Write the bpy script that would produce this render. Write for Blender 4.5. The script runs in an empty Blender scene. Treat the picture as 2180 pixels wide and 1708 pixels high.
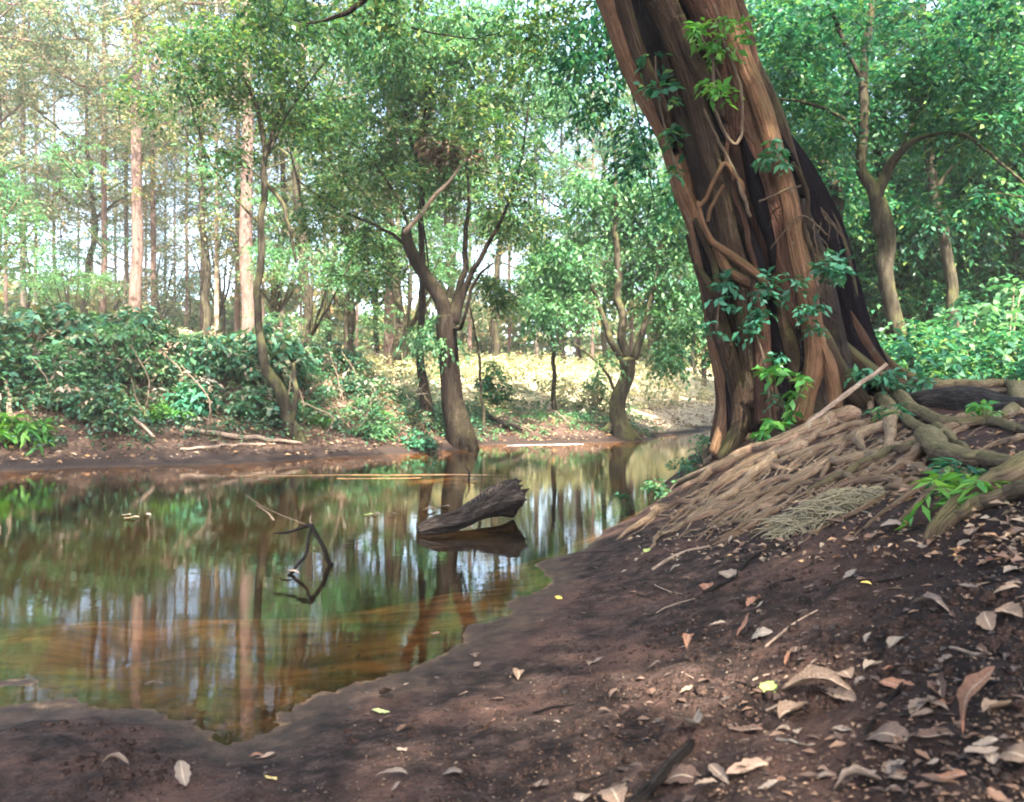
import bpy, math, random
import numpy as np
from math import radians, pi

SC = bpy.context.scene
COL = SC.collection
# ------------------------------------------------------------------ camera, world, sun, exposure
F = 1711.0; CX, CY = 1090.0, 854.0; HC = 0.9          # photograph measured on a 2180 x 1708 grid
cam = bpy.data.objects.new('camera', bpy.data.cameras.new('camera')); COL.objects.link(cam)
cam.location = (0, 0, HC); cam.rotation_euler = (radians(90), 0, 0)
cam.data.sensor_width = 36; cam.data.lens = 36 * F / 2180
cam.data.clip_start = 0.05; cam.data.clip_end = 600
cam.data.dof.use_dof = True; cam.data.dof.focus_distance = 5.0; cam.data.dof.aperture_fstop = 5.6
SC.camera = cam
SUN_EL, SUN_AZ = radians(50), radians(166)            # azimuth clockwise from +Y: behind the camera, to the right
W = bpy.data.worlds.new('World'); SC.world = W; W.use_nodes = True
wn = W.node_tree.nodes; sky = wn.new('ShaderNodeTexSky'); sky.sky_type = 'NISHITA'; sky.sun_disc = False; sky.dust_density = 4.0; sky.air_density = 1.0
sky.sun_elevation = SUN_EL; sky.sun_rotation = SUN_AZ
W.node_tree.links.new(sky.outputs[0], wn['Background'].inputs[0]); wn['Background'].inputs[1].default_value = 0.15
sl = bpy.data.lights.new('sun', 'SUN'); sl.energy = 5.0; sl.angle = radians(0.6); sl.color = (1, .90, .78)
sun = bpy.data.objects.new('sun', sl); COL.objects.link(sun)
sun.rotation_euler = (radians(90) - SUN_EL, 0, pi - SUN_AZ)   # lamp shines down -Z
SC.view_settings.view_transform = 'Standard'; SC.view_settings.look = 'None'
SC.view_settings.exposure = 3.05; SC.view_settings.gamma = 1.0
SC.cycles.filter_width = 1.9
SC.cycles.max_bounces = 8; SC.cycles.transparent_max_bounces = 12
SC.cycles.caustics_reflective = False; SC.cycles.caustics_refractive = False
SC.cycles.sample_clamp_indirect = 6.0
HAZE = 0.0011

# ------------------------------------------------------------------ helpers
def rnd(seed): return np.random.default_rng(seed)
def at(px, py, d): return np.array([(px - CX) / F * d, d, HC - (py - CY) / F * d])
def _hash(ix, iy, iz, seed):
    h = (ix.astype(np.int64) * 374761393 + iy.astype(np.int64) * 668265263 + iz.astype(np.int64) * 2147483647 + seed * 974634777) & 0xffffffff
    h = ((h ^ (h >> 13)) * 1274126177) & 0xffffffff
    return ((h ^ (h >> 16)) & 0xffff) / 65535.0
def noise3(p, seed=0):
    p = np.asarray(p, float); i = np.floor(p); f = p - i; u = f * f * (3 - 2 * f); i = i.astype(np.int64); r = 0
    for dx in (0, 1):
        for dy in (0, 1):
            for dz in (0, 1):
                w = (u[..., 0] if dx else 1 - u[..., 0]) * (u[..., 1] if dy else 1 - u[..., 1]) * (u[..., 2] if dz else 1 - u[..., 2])
                r = r + w * _hash(i[..., 0] + dx, i[..., 1] + dy, i[..., 2] + dz, seed)
    return r
def fbm(p, seed=0, o=3):
    r = 0; a = .5; t = 0; p = np.asarray(p, float)
    for k in range(o): r = r + a * noise3(p * 2 ** k, seed + k); t += a; a *= .5
    return r / t
def xyz(x, y, z=0): return np.stack([x, y, np.zeros_like(x) + z], -1)

class MB:
    def __init__(s): s.v = []; s.q = []; s.t = []; s.n = 0; s.uv = []; s.mi = 0; s.mq = []; s.mt = []
    def add(s, v, q=None, t=None, uv=None):
        v = np.asarray(v, float).reshape(-1, 3)
        if q is not None and len(q): s.mq.append(np.full(len(q), s.mi))
        if t is not None and len(t): s.mt.append(np.full(len(t), s.mi))
        if q is not None and len(q): s.q.append(np.asarray(q, np.int64).reshape(-1, 4) + s.n)
        if t is not None and len(t): s.t.append(np.asarray(t, np.int64).reshape(-1, 3) + s.n)
        s.v.append(v); s.uv.append(np.zeros((len(v), 2)) if uv is None else uv); s.n += len(v); return s
    def build(s, name, m, parent=None, loc=None, smooth=True):
        v = np.concatenate(s.v); uv = np.concatenate(s.uv)
        if loc is not None: v = v - np.asarray(loc)
        q = np.concatenate(s.q) if s.q else np.zeros((0, 4), np.int64); t = np.concatenate(s.t) if s.t else np.zeros((0, 3), np.int64)
        li = np.concatenate([q.ravel(), t.ravel()]).astype(np.int32)
        tot = np.concatenate([np.full(len(q), 4), np.full(len(t), 3)]).astype(np.int32)
        me = bpy.data.meshes.new(name); me.vertices.add(len(v)); me.vertices.foreach_set('co', v.astype(np.float32).ravel())
        me.loops.add(len(li)); me.loops.foreach_set('vertex_index', li)
        me.polygons.add(len(tot)); me.polygons.foreach_set('loop_start', np.concatenate([[0], np.cumsum(tot)[:-1]]).astype(np.int32))
        me.polygons.foreach_set('use_smooth', np.full(len(tot), smooth))
        l = me.uv_layers.new(name='UVMap'); l.data.foreach_set('uv', uv[li].astype(np.float32).ravel())
        me.update(calc_edges=True)
        for x in (m if isinstance(m, list) else [m]): me.materials.append(x)
        if isinstance(m, list): me.polygons.foreach_set('material_index', np.concatenate(s.mq + s.mt).astype(np.int32))
        o = bpy.data.objects.new(name, me); COL.objects.link(o)
        if parent is not None: o.parent = parent
        return o
def tag(o, label=None, cat=None, group=None, kind=None):
    for k, v in (('label', label), ('category', cat), ('group', group), ('kind', kind)):
        if v: o[k] = v
    return o
def thing(name, label, cat, loc=(0, 0, 0), group=None):
    o = bpy.data.objects.new(name, None); COL.objects.link(o); o.location = tuple(float(a) for a in loc); o.empty_display_size = .1
    return tag(o, label, cat, group)
def copy_tree(o, parent=None):
    c = o.copy(); COL.objects.link(c); c.parent = parent
    for ch in list(o.children): copy_tree(ch, c)
    return c

def catmull(P, m):
    P = np.asarray(P, float)
    if len(P) < 3: return P[0] + (P[-1] - P[0]) * np.linspace(0, 1, m)[:, None]
    Q = np.vstack([2 * P[0] - P[1], P, 2 * P[-1] - P[-2]]); t = np.linspace(0, len(P) - 1 - 1e-6, m); i = t.astype(int); f = (t - i)[:, None]
    a, b, c, d = Q[i], Q[i + 1], Q[i + 2], Q[i + 3]
    return .5 * (2 * b + (c - a) * f + (2 * a - 5 * b + 4 * c - d) * f ** 2 + (3 * b - a - 3 * c + d) * f ** 3)
def tube(mb, path, rad, sides=8, m=None, rough=0., lobes=0, lamp=0., seed=0, wob=0., flat=1.0, cap=.4, nl=9.):
    path = np.asarray(path, float); rad = np.asarray(rad, float)
    if m is None: m = max(6, len(path) * 5)
    A = catmull(np.hstack([path, rad[:, None]]), m); P = A[:, :3]; R = np.maximum(A[:, 3], 1e-4)
    if wob:
        s = np.concatenate([[0], np.cumsum(np.linalg.norm(np.diff(P, axis=0), axis=1) / (R[1:] * 5 + .01))])
        P = P + wob * (np.stack([noise3(xyz(s, s * 0 + seed, k * 7.3), seed) for k in range(3)], -1) - .5) * R[:, None] * 3.2
    T = np.gradient(P, axis=0); T /= np.linalg.norm(T, axis=1)[:, None] + 1e-9
    up = np.array([0, 1., 0]) if abs(T[0][1]) < .9 else np.array([1., 0, 0])
    U = np.cross(T[0], up); U /= np.linalg.norm(U); Us = [U]
    for k in range(1, m):
        U = U - T[k] * np.dot(U, T[k]); U /= np.linalg.norm(U) + 1e-9; Us.append(U)
    Us = np.array(Us); Vs = np.cross(T, Us)
    th = np.linspace(0, 2 * pi, sides, endpoint=False)
    rr = R[:, None] * np.ones(sides)
    if lobes: rr = rr * (1 + lamp * np.cos(lobes * th + seed)[None] + lamp * .5 * np.cos((lobes + 2) * th + seed * 2.1 + np.linspace(0, 2, m)[:, None]))
    L = np.concatenate([[0], np.cumsum(np.linalg.norm(np.diff(P, axis=0), axis=1))])
    if rough:
        g = np.stack([np.cos(th)[None] * 1.6 + 0 * rr, np.sin(th)[None] * 1.6 + 0 * rr, (L / (R.mean() * nl + 1e-4))[:, None] + 0 * rr], -1)
        rr = rr * (1 + rough * (fbm(g + seed * 3.7, seed, 3) - .5) * 2)
    V = P[:, None] + rr[..., None] * (np.cos(th)[None, :, None] * Us[:, None] + flat * np.sin(th)[None, :, None] * Vs[:, None])
    i = np.arange(m - 1)[:, None] * sides; j = np.arange(sides)[None]; j2 = (j + 1) % sides
    q = np.stack([i + j, i + j2, i + sides + j2, i + sides + j], -1).reshape(-1, 4)
    V = np.vstack([V.reshape(-1, 3), P[0] - T[0] * R[0] * .4, P[-1] + T[-1] * R[-1] * cap]); n = m * sides
    jj = np.arange(sides); t = np.vstack([np.stack([jj * 0 + n, (jj + 1) % sides, jj], -1), np.stack([jj * 0 + n + 1, jj + (m - 1) * sides, (jj + 1) % sides + (m - 1) * sides], -1)])
    u = np.minimum(jj, sides - jj) / sides * 2
    uv = np.vstack([np.stack([np.tile(u, m), np.repeat(L, sides)], -1), [[0, 0], [0, L[-1]]]])
    mb.add(V, q, t, uv); return P

def leaves(mb, P, D, N, L, Wd, fold=.18):
    S = np.cross(D, N); S /= np.linalg.norm(S, axis=-1)[..., None] + 1e-9; N = np.cross(S, D)
    L = np.asarray(L)[..., None]; Wd = np.asarray(Wd)[..., None]
    mid = P + D * L * .45
    V = np.stack([P, mid + S * Wd * .5 + N * Wd * fold, P + D * L - N * L * .1, mid - S * Wd * .5 + N * Wd * fold], -2).reshape(-1, 3)
    mb.add(V, np.arange(len(V)).reshape(-1, 4), uv=np.tile([[.5, 0], [0, .5], [.5, 1], [1, .5]], (len(V) // 4, 1)))
def unit(v): return v / (np.linalg.norm(v, axis=-1)[..., None] + 1e-9)
def sprays(mb, rng, C, rad, T, K, L, droop=.5, wr=.42, flat=.55):
    """leafy twigs: T twigs of K alternate leaves from every centre"""
    C = np.asarray(C); n = len(C)
    if not n: return
    d = rng.normal(size=(n, T, 3)); d[..., 2] = d[..., 2] * flat + .1; d = unit(d)
    ln = rad * rng.uniform(.55, 1.15, (n, T, 1, 1)); t = (np.arange(K) + .6)[None, None, :, None] / K
    P = C[:, None, None] + d[:, :, None] * ln * t + np.array([0, 0, -1.]) * droop * ln * t ** 2
    tan = unit(d[:, :, None] + np.array([0, 0, -1.]) * droop * 2 * t)
    side = unit(np.cross(tan, np.array([0, 0, 1.]))); sgn = np.where(np.arange(K) % 2, 1., -1.)[None, None, :, None]
    D = unit(tan * .75 + side * sgn * .8 + rng.normal(size=P.shape) * .28 + np.array([0, 0, -.25 * droop - .05]))
    N = unit(np.array([0, 0, 1.]) + rng.normal(size=P.shape) * .45)
    LL = L * rng.uniform(.6, 1.25, P.shape[:3])
    leaves(mb, P.reshape(-1, 3), D.reshape(-1, 3), N.reshape(-1, 3), LL.ravel(), (LL * wr).ravel())
def in_blobs(rng, blobs, n, scale=.9, thr=.42, seed=0):
    out = []; wts = np.array([b[1][0] * b[1][1] * b[1][2] for b in blobs]) ** .75; wts /= wts.sum()
    for (c, r), w in zip(blobs, wts):
        k = int(n * w * 2.2) + 4; d = unit(rng.normal(size=(k, 3))) * rng.uniform(0, 1, (k, 1)) ** (1 / 2.4)
        p = np.asarray(c) + d * np.asarray(r); p = p[fbm(p / scale + 31.7, seed, 2) > thr]; out.append(p[:int(n * w) + 2])
    return np.concatenate(out)
def link_branches(mb, rng, nodes, C, r0=.02, r1=.005, sides=4, maxlen=3.0, frac=.5):
    nodes = [np.asarray(a) for a in nodes]; nd = np.array(nodes); C = C[rng.random(len(C)) < frac]
    dist = np.min(np.linalg.norm(C[:, None] - nd[None], axis=2), axis=1)
    for c in C[np.argsort(dist)]:
        k = np.argmin(np.linalg.norm(nd - c, axis=1) + .4 * np.maximum(0, nd[:, 2] - c[2])); a = nd[k]; l = np.linalg.norm(c - a)
        if l < .12 or l > maxlen: continue
        b1 = a + (c - a) * .35 + rng.normal(size=3) * l * .08 + [0, 0, -.05 * l]; b2 = a + (c - a) * .7 + rng.normal(size=3) * l * .07
        rr = r1 + (r0 - r1) * min(1, l / 1.6); tube(mb, [a, b1, b2, c], [rr, rr * .8, rr * .6, r1 * .6], sides, 7)
        nd = np.vstack([nd, b1, b2, c])

# ------------------------------------------------------------------ materials
def newmat(name):
    m = bpy.data.materials.new(name); m.use_nodes = True; t = m.node_tree; t.nodes.clear(); return m, t
class NT:
    def __init__(s, t): s.t = t
    def n(s, typ, **k):
        x = s.t.nodes.new(typ)
        for a, b in k.items(): setattr(x, a, b)
        return x
    def put(s, x, i, v):
        if isinstance(v, bpy.types.NodeSocket): s.t.links.new(v, x.inputs[i])
        elif v is not None:
            if isinstance(v, (tuple, list)) and len(v) == 3 and x.inputs[i].type == 'RGBA': v = (*v, 1)
            x.inputs[i].default_value = v
    def noise(s, vec, scale, detail=4, rough=.55, dist=0.):
        x = s.n('ShaderNodeTexNoise'); s.put(x, 'Vector', vec); s.put(x, 'Scale', scale); s.put(x, 'Detail', detail); s.put(x, 'Roughness', rough); s.put(x, 'Distortion', dist); return x.outputs[0]
    def ramp(s, fac, stops, interp='LINEAR'):
        x = s.n('ShaderNodeValToRGB'); s.put(x, 0, fac); e = x.color_ramp.elements; x.color_ramp.interpolation = interp
        while len(e) < len(stops): e.new(.5)
        for el, (p, c) in zip(e, stops): el.position = p; el.color = (*c, 1) if len(c) == 3 else c
        return x.outputs[0]
    def sm(s, v, a, b):
        x = s.n('ShaderNodeMapRange'); x.interpolation_type = 'SMOOTHSTEP'; s.put(x, 0, v); s.put(x, 1, a); s.put(x, 2, b); return x.outputs[0]
    def math(s, op, a, b=None):
        x = s.n('ShaderNodeMath', operation=op); s.put(x, 0, a); s.put(x, 1, b); return x.outputs[0]
    def mix(s, f, a, b, mode='MIX'):
        x = s.n('ShaderNodeMix', data_type='RGBA', blend_type=mode); s.put(x, 0, f); s.put(x, 6, a); s.put(x, 7, b); return x.outputs[2]
    def vec(s, src, sc):
        x = s.n('ShaderNodeMapping'); s.put(x, 0, src); x.inputs['Scale'].default_value = sc; return x.outputs[0]
    def bump(s, h, st=.5, d=.01, nrm=None):
        x = s.n('ShaderNodeBump'); s.put(x, 'Strength', st); s.put(x, 'Distance', d); s.put(x, 'Height', h)
        if nrm is not None: s.put(x, 'Normal', nrm)
        return x.outputs[0]
    def out(s, sh):
        x = s.n('ShaderNodeOutputMaterial'); s.put(x, 0, sh)
    def pbr(s, col, rough=.8, nrm=None, spec=.3):
        x = s.n('ShaderNodeBsdfPrincipled'); s.put(x, 'Base Color', col); s.put(x, 'Roughness', rough); s.put(x, 'Specular IOR Level', spec)
        if nrm is not None: s.put(x, 'Normal', nrm)
        return x.outputs[0]

def leaf_mat(name, cols, trans=.42, tint=(1.3, 1.25, .6), rough=.45, spec=.35):
    m, t = newmat(name); k = NT(t); g = k.n('ShaderNodeNewGeometry')
    pos = g.outputs['Position']; r = g.outputs['Random Per Island']
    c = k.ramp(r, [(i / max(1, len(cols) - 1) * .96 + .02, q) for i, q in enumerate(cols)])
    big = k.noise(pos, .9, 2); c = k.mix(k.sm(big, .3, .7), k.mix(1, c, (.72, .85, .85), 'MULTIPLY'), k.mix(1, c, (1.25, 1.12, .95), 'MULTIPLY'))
    p = k.pbr(c, rough, None, spec); tr = k.n('ShaderNodeBsdfTranslucent'); k.put(tr, 0, k.mix(1, c, tint, 'MULTIPLY'))
    mx = k.n('ShaderNodeMixShader'); k.put(mx, 0, trans); k.put(mx, 1, p); k.put(mx, 2, tr.outputs[0]); k.out(mx.outputs[0]); return m
def bark_mat(name, a, b, c=None, sc=(14, 14, 1.6), bump=.6, uv=False, moss=0., rough=.85, bd=.012, spec=.05):
    m, t = newmat(name); k = NT(t)
    tc = k.n('ShaderNodeTexCoord'); g = k.n('ShaderNodeNewGeometry')
    src = tc.outputs['UV'] if uv else tc.outputs['Object']; v = k.vec(src, sc)
    n1 = k.noise(v, 1.0, 6, .65, .6); n2 = k.noise(tc.outputs['Object'], 3.2, 3); n3 = k.noise(tc.outputs['Object'], 38, 4, .7)
    col = k.ramp(n1, [(.25, tuple(x * .45 for x in a)), (.45, a), (.62, b), (.8, c or tuple(min(1, x * 1.35) for x in b))])
    col = k.mix(k.math('MULTIPLY', k.sm(n2, .5, .72), .55), col, tuple(x * .5 for x in a))
    col = k.mix(k.math('MULTIPLY', k.sm(n3, .58, .75), .35), col, tuple(min(.34, q * 1.9) for q in b))
    if moss:
        up = k.n('ShaderNodeSeparateXYZ'); k.put(up, 0, g.outputs['Normal'])
        mf = k.math('MULTIPLY', k.sm(k.math('ADD', up.outputs[2], k.math('MULTIPLY', k.noise(tc.outputs['Object'], 5, 4), 1.6)), .75, 1.35), moss)
        col = k.mix(mf, col, (.10, .105, .035))
    vo = k.n('ShaderNodeTexVoronoi', feature='DISTANCE_TO_EDGE'); k.put(vo, 'Vector', k.noise(tc.outputs['Object'], 9, 2) if False else k.vec(src, tuple(q * 1.7 for q in sc))); k.put(vo, 'Scale', 1.)
    crk = k.sm(vo.outputs[0], .0, .09); lic = k.math('MULTIPLY', k.sm(k.noise(tc.outputs['Object'], 11, 6, .75), .6, .68), .45)
    col = k.mix(lic, col, tuple(min(.5, q * 1.5 + .02) for q in (b[1], b[1] * 1.08, b[1] * .85)))
    col = k.mix(k.math('MULTIPLY', k.math('SUBTRACT', 1, crk), .5), col, tuple(q * .3 for q in a))
    h = k.math('ADD', k.math('ADD', k.math('MULTIPLY', n1, 1.0), k.math('MULTIPLY', n3, .5)), k.math('MULTIPLY', crk, .25))
    k.out(k.pbr(col, rough, k.bump(h, bump, bd), spec)); return m

M = {}
M['fig_tan'] = bark_mat('bark_tan', (.12, .064, .036), (.20, .11, .064), (.31, .185, .115), (14, 2.2, 1), 1.0, True, .3, bd=.03)
M['fig_pink'] = bark_mat('bark_pink_brown', (.045, .023, .016), (.08, .042, .029), (.14, .08, .056), (12, 2.0, 1), 1.0, True, .15, bd=.03)
M['fig_dark'] = bark_mat('bark_dark', (.012, .008, .007), (.026, .018, .015), (.06, .044, .036), (16, 2.5, 1), 1.0, True, .1, bd=.04)
M['fig_grey'] = bark_mat('bark_grey_brown', (.032, .021, .014), (.062, .04, .027), (.125, .09, .064), (14, 2.4, 1), 1.0, True, .45, bd=.03)
M['char_and_gap'] = bark_mat('bark_charred_and_gap_shade', (.004, .003, .004), (.007, .006, .007), (.016, .014, .014), (14, 2.5, 1), .9, True, 0, 1., .012, 0.)
M['root_pink'] = bark_mat('root_bare', (.15, .095, .065), (.27, .18, .125), (.39, .285, .205), (8, 9, 1), .9, True, .2)
M['root_tan'] = bark_mat('root_tan', (.17, .115, .075), (.30, .215, .145), (.44, .34, .24), (8, 9, 1), .9, True, .15)
M['root_moss'] = bark_mat('root_mossy', (.085, .06, .04), (.155, .115, .075), (.25, .195, .13), (8, 7, 1), .9, True, .4)
M['bark_brown'] = bark_mat('bark_river_tree', (.013, .0095, .0075), (.028, .021, .016), (.06, .048, .037), (16, 16, 1.6), 1.0, False, .08, bd=.03)
M['bark_green'] = bark_mat('bark_lichen', (.028, .024, .017), (.058, .05, .035), (.12, .105, .078), (16, 16, 2.5), .7, False, .5)
M['bark_grey'] = bark_mat('bark_grey', (.09, .075, .06), (.15, .13, .105), (.23, .2, .17), (9, 9, 3), .6, False, .2)
M['bark_pine'] = bark_mat('bark_pine', (.13, .085, .07), (.20, .145, .125), (.29, .225, .2), (12, 12, 2.5), .8, False, 0, bd=.03)
M['bark_pale'] = bark_mat('bark_pale', (.36, .27, .2), (.5, .4, .31), (.6, .5, .42), (12, 12, 4), .5, False)
M['dead'] = bark_mat('dead_wood', (.2, .145, .105), (.34, .26, .2), (.46, .38, .31), (4, 14, 1), .6, True)
M['root_mat'] = bark_mat('root_mat', (.2, .17, .11), (.33, .29, .2), (.44, .4, .3), (4, 8, 1), .4, True, .2)
M['wet_wood'] = bark_mat('wet_wood', (.02, .016, .014), (.052, .043, .037), (.14, .115, .095), (10, 6, 1), 1.0, True, 0, .5, .02)
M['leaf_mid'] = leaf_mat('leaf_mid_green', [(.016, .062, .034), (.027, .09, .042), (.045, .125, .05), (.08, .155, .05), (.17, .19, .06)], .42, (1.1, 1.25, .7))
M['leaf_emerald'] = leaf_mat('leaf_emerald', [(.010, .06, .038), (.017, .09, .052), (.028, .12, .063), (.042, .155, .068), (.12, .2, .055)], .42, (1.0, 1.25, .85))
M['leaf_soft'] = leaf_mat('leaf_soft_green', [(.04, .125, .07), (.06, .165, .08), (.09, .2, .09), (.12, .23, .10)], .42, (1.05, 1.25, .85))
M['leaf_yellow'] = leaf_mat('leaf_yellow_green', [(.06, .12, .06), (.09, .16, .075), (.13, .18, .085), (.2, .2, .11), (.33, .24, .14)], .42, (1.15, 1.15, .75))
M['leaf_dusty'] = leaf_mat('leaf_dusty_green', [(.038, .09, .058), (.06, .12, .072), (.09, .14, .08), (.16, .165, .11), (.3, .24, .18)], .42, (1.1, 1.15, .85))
M['leaf_teal'] = leaf_mat('leaf_teal', [(.018, .09, .055), (.03, .13, .08), (.045, .17, .10), (.07, .21, .12)], .25)
M['under'] = leaf_mat('leaf_sunlit_cover', [(.15, .2, .11), (.26, .28, .16), (.38, .36, .23), (.5, .43, .32)], .4, (1.1, 1.1, .8))
M['dry'] = leaf_mat('leaf_dry', [(.12, .09, .07), (.2, .16, .12), (.3, .25, .2)], .2, (1, 1, 1))
M['vine_bark'] = bark_mat('vine_bark', (.07, .05, .035), (.12, .088, .062), (.18, .14, .1), (8, 9, 1), .7, True, .2)
M['leaf_bank'] = leaf_mat('leaf_bank', [(.02, .07, .045), (.03, .11, .065), (.05, .15, .09), (.09, .17, .10), (.16, .16, .11)], .25)
M['leaf_bank2'] = leaf_mat('leaf_bank_dark', [(.015, .05, .035), (.025, .09, .055), (.04, .13, .075), (.07, .15, .06), (.14, .13, .10)], .25)
M['leaf_bright'] = leaf_mat('leaf_bright', [(.05, .19, .045), (.08, .24, .05), (.14, .29, .05)], .4)

# ------------------------------------------------------------------ terrain
EDGE_N = [(-22, -1.), (-15, .4), (-8, 1.3), (-4, 1.95), (-2.5, 2.25), (-1.47, 2.31), (-1.2, 2.36), (-.98, 2.26), (-.87, 2.17), (-.62, 2.28), (-.437, 2.58), (-.165, 3.14), (.05, 3.6), (.215, 4.1), (.42, 4.85), (.65, 5.58), (1.0, 6.35), (1.45, 7.5), (2.05, 9.3), (2.7, 11.3), (3.8, 14.5), (5.3, 18), (7, 21), (10, 24), (15, 27), (24, 30)]
EDGE_F = [(-24, 5.6), (-14, 7.6), (-9, 9.2), (-6.6, 10.3), (-5.1, 11.1), (-3.5, 12.2), (-2.25, 13.3), (-1.04, 14.8), (-.29, 16.4), (1.1, 17.1), (2.8, 17.9), (4.2, 21.5), (6, 25.2), (9, 28.5), (14, 31.5), (24, 35)]
cp = [(x, y, 0.) for x, y in EDGE_N + EDGE_F]
def gp(px, py, d): cp.append(tuple(at(px, py, d)))
for a in [(1090, 1708, 1.54), (0, 1708, 1.64), (400, 1700, 1.70), (700, 1600, 1.98), (120, 1572, 2.02), (260, 1575, 2.03), (455, 1610, 2.02), (2180, 1708, 1.10), (1600, 1708, 1.30), (2180, 1400, 1.50), (1700, 1350, 2.17), (1400, 1350, 2.69), (1150, 1480, 2.3), (2180, 1200, 1.98),
          (2180, 1085, 2.30), (2180, 950, 3.2), (2180, 880, 4.6), (2180, 830, 8), (2000, 950, 3.9), (1850, 950, 4.7), (1850, 870, 6.0), (1950, 880, 5.5), (1750, 890, 6.3), (1640, 905, 6.4), (1560, 960, 6.2), (1650, 1000, 5.0),
          (1500, 1060, 5.1), (1400, 1110, 4.9), (1600, 1120, 3.9), (1800, 1080, 3.6), (1800, 1000, 4.3), (2000, 1050, 3.0), (1750, 1180, 2.9), (1450, 1200, 3.7), (2000, 1180, 2.35), (2000, 822, 9), (1920, 830, 7.6), (1450, 1270, 3.15)]: gp(*a)
cp += [(0, 0, .25), (-1.5, .5, .16), (-3, 0, .2), (1.2, .2, .45), (0, -3, .3), (-4, -3, .5), (3, -1, .6), (6, 2, .9), (5, 5, .97), (3.2, 3, .84), (10, 8, 1.05), (12, 0, 1.2), (12, 15, 1.25), (20, 20, 1.6), (2.6, 8.2, .9), (3.6, 10, .95),
       (4.6, 12, 1.0), (7, 16, 1.1), (10, 20, 1.2), (16, 24, 1.4), (25, 20, 1.8), (40, 10, 2.5), (30, -10, 2), (0, -20, 1), (-20, -15, 1), (2.0, 7.9, .5), (3.3, 12.0, .35), (-9, -1, .6), (-22, -6, .8), (40, 25, 2.2)]
cp += [(x + .0, y + .35, -.018) for x, y in EDGE_N[3:13]] + [(x - .1, y + .8, -.04) for x, y in EDGE_N[3:13]] + [(-.8, 3.0, -.06), (-1.5, 3.1, -.07), (-2.2, 3.1, -.06), (-.2, 4.2, -.1), (.3, 5.2, -.08), (-3, 3.8, -.16), (-1.4, 3.6, -.08), (-1, 4.4, -.28), (-2.5, 5.2, -.4), (-1, 6, -.45), (-3, 7, -.5), (0, 7.5, -.45), (.6, 9, -.5), (1, 12, -.5), (3, 16.0, -.4), (-5, 6, -.5),
       (-8, 5, -.5), (5, 20.5, -.4), (9, 26, -.4), (-15, 3.5, -.5), (-3.2, 9.9, -.10), (-1.8, 9.8, -.05), (-.6, 9.6, -.05), (.2, 9.9, -.1), (-2.5, 9.2, -.3), (-1, 8.9, -.3), (-1.5, 11.2, -.3), (-4.5, 9.2, -.3)]
nf = np.array(EDGE_F)
for i, (x, y) in enumerate(EDGE_F):
    t = unit(nf[min(i + 1, len(nf) - 1)] - nf[max(i - 1, 0)]); nx, ny = -t[1], t[0]
    prof = [(.9, .28), (1.7, .75), (2.6, 1.45), (4.5, 1.75), (9, 1.9)] if x < -.6 else ([(1.0, .25), (2.5, .5), (5, .85), (9, 1.4)] if x < 3 else [(1.2, .35), (3, .8), (6, 1.6)])
    for o, z in prof: cp.append((x + nx * o, y + ny * o, z))
cp += [(-30, 25, 2.3), (-15, 28, 2.2), (-8, 32, 2.3), (-40, 10, 2.5), (0, 34, 2.2), (-20, 50, 3), (0, 55, 3), (20, 50, 3), (40, 40, 3), (-50, 40, 3.5), (0, 90, 4), (60, 80, 4), (-60, 90, 4), (-60, 0, 3), (60, 0, 3), (0, -60, 3), (90, 40, 4), (-90, 30, 4)]
cp = np.array(cp); MQ = .22
def _k(a, b): return np.sqrt(((a[:, None] - b[None]) ** 2).sum(2) + MQ * MQ)
_A = _k(cp[:, :2], cp[:, :2]); n_ = len(cp); _B = np.block([[_A - np.eye(n_) * 1e-3, np.ones((n_, 1))], [np.ones((1, n_)), np.zeros((1, 1))]])
_w = np.linalg.solve(_B, np.append(cp[:, 2], 0))
def H(x, y):
    x = np.atleast_1d(np.asarray(x, float)); y = np.atleast_1d(np.asarray(y, float)); sh = x.shape; x = x.ravel(); y = y.ravel(); z = np.empty(len(x))
    for s in range(0, len(x), 40000):
        e = slice(s, s + 40000); q = np.stack([x[e], y[e]], 1); z[e] = _k(q, cp[:, :2]) @ _w[:-1] + _w[-1]
    r = np.hypot(x, y); g = np.clip((z + .1) / .3, .15, 1)
    far = np.clip((r - 7) / 5, 0, 1)
    z += g * (.05 * (fbm(xyz(x * 1.1, y * 1.1), 5) - .5) + .022 * (fbm(xyz(x * 5, y * 5), 9, 4) - .5) * (1 - far) + far * .35 * (fbm(xyz(x * .8, y * .8), 11) - .5))
    hum = np.clip(1 - np.hypot((x - 1.1) / .9, (y - 1.8) / .9), 0, 1)
    z += np.clip(1.5 - r / 4, 0, 1) * g * .010 * (fbm(xyz(x * 60, y * 60), 71, 2) - .5) + np.clip(1.4 - r / 4, 0, 1) * g * .024 * (fbm(xyz(x * 22, y * 22), 33, 3) - .5) + np.clip(1.6 - r / 5, 0, 1) * g * .02 * np.maximum(0, fbm(xyz(x * 7, y * 7), 44, 2) - .58) * 5
    z += hum * .07 * (fbm(xyz(x * 9, y * 9), 21, 3) - .5)
    return z.reshape(sh)
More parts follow.
